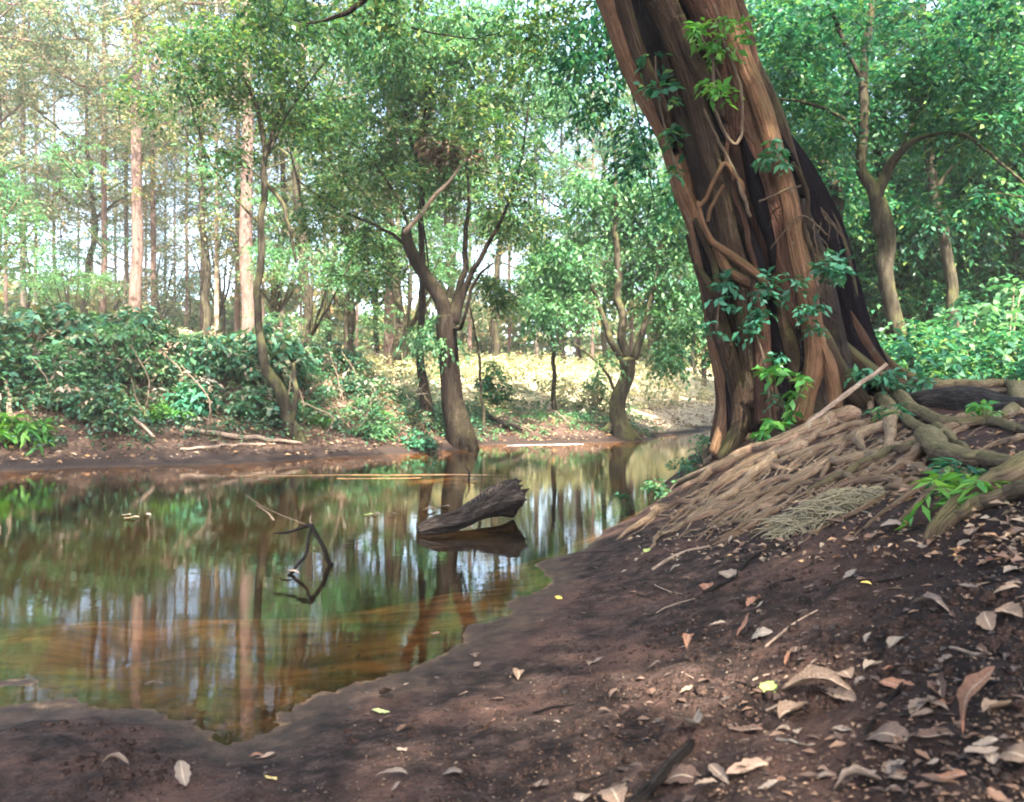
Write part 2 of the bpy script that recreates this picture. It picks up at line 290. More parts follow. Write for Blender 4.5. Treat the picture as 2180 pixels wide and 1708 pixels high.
def G(px, py, lo=.6, hi=60.):
    """where the view ray through a photo point meets the ground"""
    px = np.atleast_1d(np.asarray(px, float)); py = np.atleast_1d(np.asarray(py, float)); d = np.geomspace(lo, hi, 420)
    X = (px[:, None] - CX) / F * d; Z = HC - (py[:, None] - CY) / F * d; h = H(X, np.broadcast_to(d, X.shape))
    below = Z < h; k = np.where(below.any(1), below.argmax(1), len(d) - 1); k = np.maximum(k, 1); i = np.arange(len(px))
    a = Z[i, k - 1] - h[i, k - 1]; b = Z[i, k] - h[i, k]; f = np.clip(a / (a - b + 1e-9), 0, 1); dd = d[k - 1] + (d[k] - d[k - 1]) * f
    return np.stack([(px - CX) / F * dd, dd, HC - (py - CY) / F * dd], 1)

th = np.radians(np.concatenate([np.arange(-180, -60, 3.), np.arange(-60, -40, .6), np.arange(-40, 40, .14), np.arange(40, 60, .6), np.arange(60, 180, 3.)]))
rr = np.concatenate([[.02, .3, .5], np.geomspace(.7, 5, 620), np.geomspace(5.05, 150, 330)])
TH, RR = np.meshgrid(th, rr); X = RR * np.sin(TH); Y = RR * np.cos(TH); nt, nr = len(th), len(rr); ZG = H(X, Y)
i = np.arange(nr - 1)[:, None] * nt; j = np.arange(nt)[None]; j2 = (j + 1) % nt
mb = MB(); mb.add(xyz(X, Y, ZG).reshape(-1, 3), np.stack([i + j, i + nt + j, i + nt + j2, i + j2], -1).reshape(-1, 4))
def H(x, y):      # the same surface read back from the mesh grid
    x = np.atleast_1d(np.asarray(x, float)); y = np.atleast_1d(np.asarray(y, float)); r = np.hypot(x, y); a = np.arctan2(x, y)
    fi = np.clip(np.interp(r, rr, np.arange(nr)), 0, nr - 1.001); fj = np.clip(np.interp(a, th, np.arange(nt)), 0, nt - 1.001); i_ = fi.astype(int); j_ = fj.astype(int); u = fi - i_; v = fj - j_
    return (ZG[i_, j_] * (1 - u) + ZG[i_ + 1, j_] * u) * (1 - v) + (ZG[i_, j_ + 1] * (1 - u) + ZG[i_ + 1, j_ + 1] * u) * v
def ground_mat():
    m, t = newmat('river_bank_soil'); k = NT(t); g = k.n('ShaderNodeNewGeometry'); P = g.outputs['Position']
    s = k.n('ShaderNodeSeparateXYZ'); k.put(s, 0, P); x, y, z = s.outputs[0], s.outputs[1], s.outputs[2]
    n1 = k.noise(P, 2.2, 5, .6); n2 = k.noise(P, 14, 6, .65); n3 = k.noise(P, 110, 6, .75); n4 = k.noise(P, .7, 3)
    mud = k.ramp(n2, [(.36, (.009, .0062, .005)), (.5, (.033, .0215, .017)), (.64, (.084, .054, .043))])
    mud = k.mix(k.sm(n1, .45, .65), mud, (.10, .056, .041)); mud = k.mix(k.math('MULTIPLY', k.sm(n3, .5, .62), .75), mud, (.012, .009, .008))
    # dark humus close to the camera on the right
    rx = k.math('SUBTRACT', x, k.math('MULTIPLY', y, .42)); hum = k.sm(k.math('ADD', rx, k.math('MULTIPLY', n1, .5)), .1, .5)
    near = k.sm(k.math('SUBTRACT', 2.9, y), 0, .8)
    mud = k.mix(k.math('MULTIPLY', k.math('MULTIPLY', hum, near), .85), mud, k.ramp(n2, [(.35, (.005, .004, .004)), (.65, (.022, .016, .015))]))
    # wet rim
    zz = k.math('ADD', z, k.math('MULTIPLY', k.math('SUBTRACT', n1, .5), .03)); wet = k.sm(zz, .035, .008)
    mud = k.mix(k.math('MULTIPLY', wet, .75), mud, k.ramp(n2, [(.35, (.028, .018, .013)), (.65, (.085, .053, .032))]))
    sand = k.ramp(k.noise(k.vec(P, (1.2, 3.5, 1)), 2.5, 5, .6), [(.33, (.13, .085, .045)), (.5, (.36, .21, .10)), (.66, (.6, .38, .2))])
    deep = k.ramp(n1, [(.35, (.02, .018, .009)), (.65, (.04, .03, .014))])  # dark silt colour, also paints in how deep water dims the bed
    bed = k.mix(k.sm(k.math('ADD', z, k.math('ADD', k.math('MULTIPLY', k.math('SUBTRACT', n4, .5), .20), k.math('MULTIPLY', k.math('SUBTRACT', n1, .5), .14))), -.02, -.13), sand, deep)
    # far bank: litter, then green cover
    litter = k.ramp(k.noise(P, 22, 5, .75), [(.3, (.022, .015, .012)), (.48, (.055, .036, .027)), (.6, (.11, .073, .054)), (.72, (.22, .15, .11))])
    mound = k.sm(z, .25, .5); c = k.mix(k.math('MULTIPLY', mound, k.sm(y, 2.4, 3.4)), mud, k.mix(.75, litter, k.mix(1, mud, (.55, .5, .5), 'MULTIPLY')))
    far = k.sm(y, 8.5, 10.); c = k.mix(far, c, k.mix(k.sm(z, .06, .22), (.032, .023, .019), litter))
    green = k.ramp(k.noise(P, 3, 4, .7), [(.3, (.16, .16, .07)), (.5, (.32, .3, .13)), (.7, (.5, .42, .26))])
    c = k.mix(k.math('MULTIPLY', k.sm(y, 14, 21), k.sm(k.math('ADD', z, n1), .9, 1.5)), c, green)
    c = k.mix(k.math('MULTIPLY', k.math('MULTIPLY', k.sm(y, 19.5, 22), k.sm(z, .03, .12)), .75), c, k.ramp(k.noise(P, 6, 5, .7), [(.35, (.36, .27, .2)), (.6, (.58, .5, .33))]))
    c = k.mix(k.sm(k.math('ADD', z, k.math('MULTIPLY', k.math('SUBTRACT', n2, .5), .024)), .004, -.010), c, bed)
    h = k.math('ADD', k.math('MULTIPLY', n2, 1.), k.math('MULTIPLY', n3, .6))
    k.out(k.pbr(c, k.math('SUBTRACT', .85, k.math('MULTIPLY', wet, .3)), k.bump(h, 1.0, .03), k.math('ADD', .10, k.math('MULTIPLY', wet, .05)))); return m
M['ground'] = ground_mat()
tag(mb.build('ground', M['ground']), kind='structure')

# water
m, t = newmat('river_water'); k = NT(t); g = k.n('ShaderNodeNewGeometry'); P = g.outputs['Position']
b1 = k.noise(k.vec(P, (1., 2.2, 1)), 5, 3, .5); b2 = k.noise(k.vec(P, (1, 3, 1)), 30, 2)
nrm = k.bump(k.math('ADD', b1, k.math('MULTIPLY', b2, .10)), .10, .006)
fr = k.n('ShaderNodeFresnel'); k.put(fr, 'IOR', 1.52); k.put(fr, 'Normal', nrm)
gl = k.n('ShaderNodeBsdfGlossy'); k.put(gl, 'Roughness', .012); k.put(gl, 'Normal', nrm); k.put(gl, 'Color', (1, 1, 1))
tr = k.n('ShaderNodeBsdfTransparent'); k.put(tr, 'Color', (.72, .58, .38))
mx = k.n('ShaderNodeMixShader'); k.put(mx, 0, fr.outputs[0]); k.put(mx, 1, tr.outputs[0]); k.put(mx, 2, gl.outputs[0]); k.out(mx.outputs[0])
mb = MB(); mb.add([(-40, -6, 0), (40, -6, 0), (40, 45, 0), (-40, 45, 0)], [(0, 1, 2, 3)]); tag(mb.build('water', m), kind='structure')

def lens(name, x0, x1, yc, wd, hgt, mat, slope=0., seed=1):
    u = np.linspace(0, 1, 60); v = np.linspace(-1, 1, 9); U, Vv = np.meshgrid(u, v, indexing='ij'); ww = wd * np.sin(pi * U) ** .6 * (.55 + .9 * noise3(xyz(U * 9, U * 0, 0) + seed, seed)); x = x0 + (x1 - x0) * U
    y = yc + slope * (U - .5) + Vv * ww + .12 * (noise3(xyz(U * 5, U * 0, 3) + seed, seed) - .5); z = hgt * (1 - Vv ** 2 * 2.2) - .004 * (np.sin(pi * U) < .2); i = np.arange(59)[:, None] * 9; j = np.arange(8)[None]
    mb = MB(); mb.add(xyz(x, y, z).reshape(-1, 3), np.stack([i + j, i + 9 + j, i + 10 + j, i + 1 + j], -1).reshape(-1, 4)); return mb.build(name, mat)
m, t = newmat('orange_sand'); k = NT(t); g = k.n('ShaderNodeNewGeometry'); k.out(k.pbr(k.ramp(k.noise(g.outputs['Position'], 14, 4), [(.35, (.13, .07, .03)), (.65, (.24, .13, .06))]), .3, None, .4))
tag(lens('sandbar', -3.4, -.1, 9.75, .13, .005, m, .1, 2), kind='structure'); tag(lens('sandbar', -2.1, -1.0, 9.35, .05, .004, m, .1, 5), kind='structure')
m, t = newmat('sky_reflection'); k = NT(t); g = k.n('ShaderNodeNewGeometry'); k.out(k.pbr(k.ramp(k.noise(g.outputs['Position'], 9, 4), [(.35, (.16, .18, .19)), (.6, (.5, .55, .6))]), .3, None, .5))  # pale colour painted in for sky reflected off disturbed water
tag(lens('sky_reflection', -.1, 1.5, 16.55, .10, .008, m, .55, 3), 'pale bluish painted sky reflection along the far waterline', 'sky_reflection', kind='stuff')

# ------------------------------------------------------------------ strangler fig
D0 = 6.6
fig = thing('strangler_fig', 'huge leaning strangler fig with fluted brown trunk and spreading roots on the near bank', 'tree', (2.1, 6.7, .8))
FL = np.array(fig.location)
def ppath(pts, dd):
    P = []; R = []
    for q in pts:
        d = D0 + (q[3] if len(q) > 3 else dd); P.append(at(q[0], q[1], d)); R.append(q[2] / 2 / F * d)
    return P, R
def strand(name, pts, dd, mat, sides=14, rough=.12, lobes=0, lamp=0., seed=0, wob=.15, mm=None):
    mb = MB(); P, R = ppath(pts, dd); tube(mb, P, R, sides, mm or len(P) * 9, rough, lobes, lamp, seed, wob)
    return mb.build(name, M[mat], fig, FL)
strand('trunk', [(1330, -420, 150), (1375, -200, 165), (1425, -40, 170), (1475, 110, 175), (1535, 280, 185), (1580, 430, 200), (1625, 600, 225), (1650, 760, 240), (1665, 900, 270), (1670, 960, 290)], .12, 'fig_dark', 40, .10, 7, .10, 3, .05, 120)
strand('hollow', [(1660, 300, 40), (1716, 400, 76), (1752, 500, 104), (1778, 620, 112), (1800, 720, 120), (1825, 800, 140), (1840, 860, 150)], .30, 'char_and_gap', 24, .10, 5, .08, 5, .1)
ST = [
 # pts, depth offset, material, lobes
 ([(1240, -260, 56), (1282, -60, 60), (1330, 80, 58), (1375, 180, 56), (1415, 280, 52), (1452, 380, 50), (1484, 480, 46), (1505, 600, 42), (1524, 700, 42), (1543, 800, 44), (1552, 880, 46), (1532, 970, 52)], -.10, 'fig_tan'),
 ([(1330, -240, 40), (1322, -40, 34), (1350, 80, 30), (1388, 180, 30), (1418, 250, 22), (1432, 310, 10)], -.27, 'fig_grey'),
 ([(1330, -240, 60), (1382, -60, 66), (1430, 60, 60), (1470, 170, 54), (1500, 280, 46), (1530, 400, 40), (1560, 520, 44), (1590, 640, 52), (1600, 760, 52), (1598, 860, 60)], -.30, 'fig_grey'),
 ([(1430, -220, 100), (1484, -60, 108), (1530, 60, 104), (1566, 170, 98), (1600, 290, 98), (1632, 400, 92), (1658, 520, 88), (1676, 620, 76), (1694, 700, 66), (1722, 770, 60), (1738, 850, 50), (1720, 900, 54)], -.22, 'fig_pink'),
 ([(1500, -220, 50), (1535, -40, 46), (1572, 100, 44), (1608, 200, 42), (1642, 300, 40), (1672, 400, 40), (1696, 510, 42), (1712, 610, 42), (1726, 690, 46), (1736, 760, 48), (1722, 840, 44), (1705, 900, 56)], -.36, 'fig_tan'),
 ([(1520, -120, 40), (1580, 90, 36), (1622, 190, 38), (1662, 290, 44), (1690, 370, 40), (1712, 430, 20)], .05, 'fig_grey'),
 ([(1690, 380, 26), (1750, 440, 24), (1790, 520, 24), (1812, 610, 26), (1826, 700, 28), (1856, 770, 32), (1900, 812, 38), (1960, 850, 36)], .20, 'fig_grey'),
 ([(1480, 560, 8), (1518, 640, 40), (1548, 740, 40), (1572, 830, 42), (1578, 900, 44), (1545, 985, 50)], -.28, 'fig_grey'),
 ([(1545, 560, 10), (1568, 650, 60), (1590, 740, 66), (1602, 830, 72), (1600, 920, 80)], -.20, 'fig_dark'),
 ([(1600, 580, 8), (1620, 680, 38), (1624, 760, 34), (1626, 830, 36), (1630, 900, 46)], -.42, 'fig_pink'),
 ([(1660, 640, 10), (1676, 720, 40), (1698, 790, 38), (1716, 850, 44)], -.30, 'fig_grey'),
 ([(1725, 660, 12), (1748, 720, 40), (1778, 780, 42), (1812, 830, 46), (1850, 872, 40)], -.25, 'fig_grey'),
 ([(1735, 700, 10), (1762, 770, 32), (1776, 830, 34), (1778, 870, 40)], -.40, 'fig_tan'),
 ([(1770, 700, 6), (1815, 760, 38), (1862, 800, 42), (1905, 835, 44)], -.05, 'fig_grey'),
 ([(1798, 640, 6), (1830, 710, 26), (1862, 770, 30), (1900, 815, 34), (1950, 838, 36)], .12, 'fig_pink'),
 ([(1800, 600, 6), (1826, 680, 24), (1860, 740, 26), (1900, 790, 30), (1960, 820, 34)], .34, 'fig_grey'),
 ([(1440, 40, 30), (1480, 130, 34), (1520, 205, 30), (1536, 250, 20)], -.42, 'fig_grey'),
 ([(1462, 500, 6), (1496, 580, 34), (1515, 680, 30), (1530, 780, 30), (1540, 860, 34), (1530, 940, 40)], .0, 'fig_pink'),
 ([(1420, 130, 40), (1450, 250, 42), (1486, 360, 38), (1515, 460, 36), (1540, 540, 40)], -.24, 'fig_dark'),
]
ST += [([(1440, 40, 22), (1478, 130, 30), (1512, 220, 30), (1545, 300, 16)], -.34, 'char_and_gap'), ([(1575, 285, 10), (1600, 360, 26), (1622, 440, 30), (1640, 520, 20), (1648, 580, 10)], -.36, 'char_and_gap'), ([(1478, 470, 8), (1505, 540, 26), (1530, 640, 28), (1548, 740, 24), (1556, 830, 24), (1556, 930, 16)], -.26, 'char_and_gap'),  # black strands paint in the shade of gaps between the columns
       ([(1590, 470, 10), (1614, 560, 28), (1636, 640, 24), (1650, 720, 24), (1662, 800, 26), (1672, 860, 20)], -.34, 'char_and_gap'), ([(1698, 640, 8), (1712, 720, 22), (1704, 800, 26), (1690, 850, 20)], -.33, 'char_and_gap'), ([(1335, 20, 10), (1368, 120, 20), (1400, 220, 20), (1440, 330, 14)], -.20, 'char_and_gap'), ([(1650, 270, 8), (1690, 350, 16), (1712, 420, 14)], -.22, 'char_and_gap')]
LT = [([(1500, 235, 8), (1530, 300, 9), (1560, 360, 10), (1580, 420, 11), (1600, 460, 9)], -.46, 'vine_bark'), ([(1545, 265, 14), (1552, 350, 15), (1575, 440, 16), (1600, 540, 16), (1612, 600, 12)], -.40, 'fig_pink'),
      ([(1492, 440, 11), (1510, 400, 12), (1542, 352, 13), (1570, 375, 12), (1590, 420, 10)], -.47, 'fig_tan'), ([(1505, 470, 10), (1520, 430, 11), (1540, 395, 10)], -.44, 'fig_tan'),
      ([(1485, 430, 12), (1500, 490, 16), (1540, 530, 22), (1590, 570, 24), (1640, 610, 18)], -.46, 'fig_tan'), ([(1520, 520, 26), (1560, 580, 30), (1610, 620, 26)], -.40, 'fig_tan'),
      ([(1480, 470, 14), (1510, 530, 18), (1530, 600, 20), (1540, 680, 16)], -.40, 'fig_grey'), ([(1520, 10, 5), (1545, 100, 8), (1570, 170, 10), (1580, 250, 9), (1570, 305, 9), (1545, 285, 9), (1520, 230, 8), (1500, 180, 5)], -.52, 'vine_bark'),
      ([(1688, 345, 12), (1712, 400, 12), (1722, 450, 14), (1715, 500, 14), (1735, 550, 8)], -.42, 'fig_grey'), ([(1615, 430, 5), (1660, 410, 5), (1705, 395, 6)], -.47, 'vine_bark'), ([(1640, 530, 3), (1680, 480, 4), (1712, 460, 5), (1760, 500, 4)], -.45, 'vine_bark')]
for i, (pts, dd, mt) in enumerate(ST): strand('trunk_column', pts, dd, mt, 18 if pts[0][2] > 30 else 12, .16, 3, .07, i + 1, .12)
for i, (pts, dd, mt) in enumerate(LT): strand('aerial_root', [(q[0], q[1], q[2] * .78) for q in pts], dd, mt, 8, .12, 0, 0, i + 40, .5)
rng = rnd(4)
for i in range(14):   # fine hanging rootlets round the hollow
    a = (rng.uniform(1700, 1760), rng.uniform(430, 500)); b = (a[0] + rng.uniform(-5, 45), a[1] + rng.uniform(40, 110))
    strand('aerial_root', [(*a, 3), ((a[0] + b[0]) / 2 + rng.uniform(-10, 10), (a[1] + b[1]) / 2, 3), (*b, 1.5)], -.25 + rng.uniform(0, .2), 'vine_bark', 5, 0, 0, 0, i, .8, 12)

# surface roots on the mound (pixel paths from an enlarged crop, laid on the ground)
def cc(x, y): return 1308 + x * .4085, 523 + y * .4085
RT = [([(1390, 770), (1520, 850), (1650, 920), (1800, 950), (2000, 945), (2135, 980), (2300, 1000)], 46, 'root_moss'), ([(1370, 800), (1480, 905), (1600, 975), (1700, 1010), (1760, 1005)], 38, 'root_moss'),
      ([(1430, 950), (1300, 992), (1180, 1035), (1050, 1060), (900, 1120), (820, 1150)], 28, 'root_tan'), ([(1760, 1000), (1560, 1060), (1400, 1110), (1250, 1180), (1100, 1250), (990, 1290)], 34, 'root_moss'),
      ([(1400, 1110), (1250, 1130), (1090, 1150), (950, 1230), (850, 1290), (700, 1400), (600, 1460)], 28, 'root_tan'), ([(1250, 900), (1080, 960), (900, 1040), (700, 1100), (500, 1200), (350, 1290)], 50, 'root_pink'),
      ([(1100, 915), (950, 1000), (800, 1060), (650, 1110), (450, 1190), (300, 1262)], 36, 'root_tan'), ([(1000, 1060), (860, 1110), (760, 1180), (640, 1290), (540, 1350), (380, 1425)], 38, 'root_tan'),
      ([(1090, 1170), (900, 1270), (800, 1330), (700, 1420), (630, 1490)], 26, 'root_pink'), ([(1640, 1065), (1700, 1120), (1850, 1150), (2000, 1160), (2135, 1160), (2300, 1170)], 66, 'root_moss'),
      ([(2330, 1150), (2135, 1215), (1980, 1290), (1850, 1360), (1730, 1440), (1640, 1520)], 74, 'root_moss'), ([(2330, 1290), (2135, 1320), (1950, 1370), (1800, 1430), (1690, 1510)], 60, 'root_moss'),
      ([(1560, 745), (1750, 748), (1950, 735), (2135, 735), (2300, 730)], 34, 'root_moss'), ([(1530, 760), (1700, 790), (1900, 770), (2135, 765)], 26, 'root_tan'), ([(2090, 760), (2100, 860), (2000, 920), (1860, 950)], 46, 'root_moss'),
      ([(1880, 815), (1960, 820), (2060, 808), (2140, 812)], 30, 'root_tan'), ([(1455, 900), (1440, 980), (1420, 1085)], 48, 'root_tan'), ([(1680, 960), (1740, 1020), (1830, 1070), (1900, 1110)], 32, 'root_moss'),
      ([(1620, 1070), (1530, 1130), (1450, 1180), (1370, 1225)], 38, 'root_pink'), ([(1270, 1000), (1280, 1050), (1330, 1090)], 30, 'root_tan'), ([(800, 960), (620, 1050), (540, 1110), (440, 1160)], 22, 'root_pink'),
      ([(650, 1010), (560, 1080), (460, 1150), (390, 1190)], 20, 'root_tan'), ([(1560, 1160), (1640, 1190), (1720, 1225)], 26, 'root_tan'), ([(1750, 1190), (1785, 1245)], 26, 'root_pink'), ([(2135, 1010), (2000, 1040), (1850, 1110)], 24, 'root_tan'),
      ([(520, 1370), (420, 1430), (250, 1520), (180, 1590)], 18, 'root_tan'), ([(1200, 900), (1050, 1000), (850, 1090), (700, 1160), (560, 1240), (440, 1330)], 26, 'root_pink'), ([(1300, 940), (1150, 980), (1000, 1030), (850, 1090)], 24, 'root_pink'),
      ([(1000, 1000), (820, 1090), (640, 1170), (520, 1260), (400, 1370)], 24, 'root_pink'), ([(1500, 1050), (1350, 1080), (1200, 1120), (1080, 1150)], 22, 'root_tan'), ([(1420, 800), (1400, 880), (1440, 960)], 34, 'root_moss'),
      ([(1350, 760), (1330, 840), (1360, 900)], 30, 'root_tan'), ([(1250, 760), (1200, 850), (1120, 920)], 28, 'root_tan'), ([(2135, 880), (2000, 900), (1900, 890), (1780, 900)], 26, 'root_tan'), ([(1700, 1240), (1600, 1330), (1480, 1440)], 22, 'root_tan')]
for i, (pts, w, mt) in enumerate(RT):
    q = np.array([cc(*p) for p in pts]); q = catmull(np.hstack([q, q[:, :1] * 0]), len(q) * 4)[:, :2]; q = q + (np.stack([noise3(xyz(np.arange(len(q)) * .6, np.arange(len(q)) * 0 + s, i), 5) for s in (0, 9)], 1) - .5) * [9, 6]
    P = G(q[:, 0], q[:, 1]); P = P[np.concatenate([[True], np.abs(np.diff(P[:, 1])) < 1.6])]
    R = w * .4085 / 2 / F * P[:, 1] * np.linspace(1.5, .6, len(P)) * (1.25 if w < 60 else 1.3); P[:, 2] += R * (.85 if w < 60 else 1.0)
    P[-1, 2] -= R[-1] * 1.6
    if w < 60: P[0, 2] -= R[0] * .6
    mb = MB(); tube(mb, P, R, 12, len(P) * 4, .10, 3, .08, i, .05, nl=14); mb.build('surface_root', M[mt], fig, FL)
rng = rnd(12); fine = MB(); made = 0
for i in range(400):   # thinner roots streaming down the mound between them; the finest are one mat
    tx = rng.uniform(0, 1.1); sx = 1990 - 590 * tx + rng.uniform(-90, 140); sy = 880 + 150 * tx + rng.uniform(-20, 150) * (1 - .3 * tx)
    big = made < 56 and i % 3 == 0; n = int(rng.integers(4, 7)); L = rng.uniform(90, 260) if big else rng.uniform(30, 110); a = rng.uniform(.2, .75) if rng.random() < .7 else rng.uniform(-.3, 1.6)
    if sx - L < np.interp(sy + L * a, [900, 1000, 1100, 1160], [1640, 1530, 1370, 1290]): continue
    q = np.array([(sx - L * s, sy + L * s * a + L * .05 * math.sin(s * 5 + i) + rng.uniform(-2.5, 2.5)) for s in np.linspace(0, 1, n)])
    P = G(q[:, 0], q[:, 1], 1.5, 9)
    if np.ptp(P[:, 1]) > 2.5 or q[-1, 1] > np.interp(q[-1, 0], [1290, 1400, 1600, 1800, 2000, 2180], [1150, 1165, 1185, 1165, 1120, 1090]): continue
    w = rng.uniform(9, 20) if big else rng.uniform(2.5, 7); R = w / 2 / F * P[:, 1] * np.linspace(1.1, .35, n); P[:, 2] += R * .8; P[-1, 2] -= R[-1] * 1.7; P[0, 2] -= R[0] * 1.7
    if big: made += 1; mb = MB(); tube(mb, P, R, 8, n * 7, .10, 0, 0, i, .3, nl=14); mb.build('surface_root', M[['root_pink', 'root_tan', 'root_pink'][i % 3]], fig, FL)
    else: tube(fine, P, R, 5, n * 4, 0, 0, 0, i, .4)
tag(fine.build('fine_roots', M['root_tan'], fig, FL), kind='stuff')

# fig crown, unseen: stretched overhead and behind the camera to shade the scene
mb = MB(); lim = []
for pts in ([(2.1 - 1.0, 6.7, 5.6), (0, 5, 8), (-1.5, 3, 9.5), (-3, -1, 10.5), (-1.5, -7, 10)], [(1.1, 6.7, 5.4), (2.5, 4, 7.5), (3.5, 1, 9), (4, -3, 10), (2, -8, 10)], [(1.1, 6.7, 5.0), (3.5, 7.5, 7), (6.5, 7, 8.2), (9, 5, 9)], [(.9, 6.7, 5.6), (0, 8, 8.8), (-1, 9.5, 10.5), (-4, 7, 10.6)]):
    P = tube(mb, pts, [.22, .16, .1, .07, .04][:len(pts)], 10, 30, .1, 0, 0, 2, .3); lim += list(P[6:])
rng = rnd(7)
shade_blobs = [((1.5, -5.5, 9.5), (3.5, 3, 1.2)), ((4.5, -3, 9), (3.2, 3.5, 1.2)), ((2.5, -1.5, 9.3), (3, 2.2, 1.2)), ((-1.5, -7, 10), (3, 3, 1.2)), ((6, 1, 8.5), (3, 3, 1.3)), ((-4.5, 1.5, 10.5), (3.5, 2.5, 1.0)), ((-1, 3.5, 10), (3, 2.2, 1.0)), ((4.0, 5.5, 9.5), (3.2, 2.5, 1.2)), ((3, -9, 10), (5, 3, 1.2)), ((3.5, 1.5, 9.6), (2.5, 2, 1)), ((-.5, 10.5, 10.4), (3, 1.5, .8)), ((-4.5, 6, 10.4), (3.5, 2, .8))]
C = in_blobs(rng, shade_blobs, 2900, 2.1, .46, 3); link_branches(mb, rng, lim, C, .04, .008, 4, 5, .12)
mb.build('limbs', M['bark_brown'], fig, FL); mb = MB(); sprays(mb, rng, C, .55, 5, 7, .17, .4, .45); mb.build('crown', M['leaf_mid'], fig, FL)

# climbing leaves on the fig
def vine(pts, n, rad, L, mat, label, dd=-.62, T=3, K=4, stem=None):
    rng = rnd(int(pts[0][0])); base = at(*pts[0][:2], D0 + dd); o = thing('climbing_vine', label, 'vine', base); b = np.array(o.location)
    C = []
    for (x, y, r) in pts: 
        k_ = int(n * r * r / sum(q[2] ** 2 for q in pts)) + 1
        a = rng.uniform(0, 2 * pi, k_); s = r * np.sqrt(rng.uniform(0, 1, k_)); C += [at(x + u * math.cos(v), y + u * math.sin(v), D0 + dd + rng.uniform(-.1, .12)) for u, v in zip(s, a)]
    C = np.array(C); mb = MB(); P = [at(x, y, D0 + dd + .08) for x, y, r in pts]
    if len(P) < 3: P = [P[0], (P[0] + P[-1]) / 2 + [.03, 0, .02], P[-1]]
    Q = tube(mb, P, np.linspace(.012, .006, len(P)), 6, len(P) * 6); link_branches(mb, rng, list(Q), C, .005, .002, 4, 1.5, .7); mb.build('stem', M['vine_bark'], o, b)
    mb = MB(); sprays(mb, rng, C, rad, T, K, L, .35, .45); mb.build('leaves', M[mat], o, b)
vine([(1640, 850, 25), (1625, 760, 35), (1600, 680, 50), (1610, 620, 62), (1680, 640, 50), (1700, 700, 36)], 26, .10, .072, 'leaf_teal', 'dark green leafy vine clinging to the middle of the fig trunk')
vine([(1525, 700, 22), (1535, 620, 28), (1550, 590, 26)], 8, .09, .08, 'leaf_teal', 'small leafy vine at the left edge of the fig trunk', -.5)
vine([(1735, 660, 16), (1760, 560, 26), (1785, 570, 24)], 12, .10, .09, 'leaf_teal', 'leafy sprig hanging over the black hollow of the fig trunk')
vine([(1520, 200, 26), (1520, 110, 34), (1540, 60, 36), (1490, 60, 24), (1535, 170, 26)], 18, .11, .085, 'leaf_bright', 'bright green leafy sprig high on the fig trunk', -.6)
vine([(1440, 360, 16), (1420, 290, 22), (1400, 200, 26), (1395, 120, 16)], 12, .11, .09, 'leaf_emerald', 'dark leafy vine along the upper left edge of the fig trunk', -.4)
vine([(1690, 860, 14), (1700, 820, 24), (1640, 800, 22), (1640, 900, 24)], 8, .09, .10, 'leaf_bright', 'broad leaved seedling vine at the foot of the fig trunk', -.75)
vine([(1890, 830, 14), (1850, 800, 24), (1900, 800, 26), (1960, 825, 22)], 16, .10, .09, 'leaf_teal', 'low leafy vine over the root buttresses right of the fig trunk', -.4)
vine([(1640, 300, 8), (1655, 325, 14), (1640, 330, 10)], 4, .10, .09, 'leaf_teal', 'tiny leaf sprig growing out of the right side of the fig trunk', -.62)

# ------------------------------------------------------------------ trees
def tree(name, label, limbs, d, mat, blobs=None, ncl=0, rad=.5, T=5, K=7, L=.1, lmat='leaf_mid', group=None, seed=1, droop=.5, thr=.42, flutes=0, base=None, nb=.5, br=.02, scale=.9, sides=12, limb_name='limb', thin=.8):
    """limbs[0] is the trunk: (px, py, width px[, extra depth])"""
    rng = rnd(seed); q0 = limbs[0][0]; b = at(q0[0], q0[1], d); o = thing(name, label, 'tree', b, group); b = np.array(o.location); nodes = []
    for i, lb in enumerate(limbs):
        P = [at(q[0], q[1], d + (q[3] if len(q) > 3 else 0)) for q in lb]; R = [q[2] / 2 / F * d * thin for q in lb]
        if i == 0: P = [P[0] - [0, 0, .35]] + P; R = [R[0] * 1.15] + R
        mb = MB(); Q = tube(mb, P, R, sides if i == 0 else 8, len(P) * 7, .10, flutes if i == 0 else 0, .13 if flutes and i == 0 else 0, i + seed, .35)
        mb.build('trunk' if i == 0 else limb_name, M[mat], o, b); nodes += list(Q[len(Q) // 2 if i == 0 else 2:])
    if blobs:
        B = [(at(x, y, d + dz), (rx / F * d, rdz, ry / F * d)) for x, y, rx, ry, dz, rdz in blobs]
        C = in_blobs(rng, B, ncl, scale, thr, seed)
        mb = MB(); link_branches(mb, rng, nodes, C, br, .004, 4, 3.5, nb); mb.mi = 1
        sprays(mb, rng, C, rad, T, K, L, droop); mb.build('crown', [M[mat], M[lmat]], o, b)
    return o
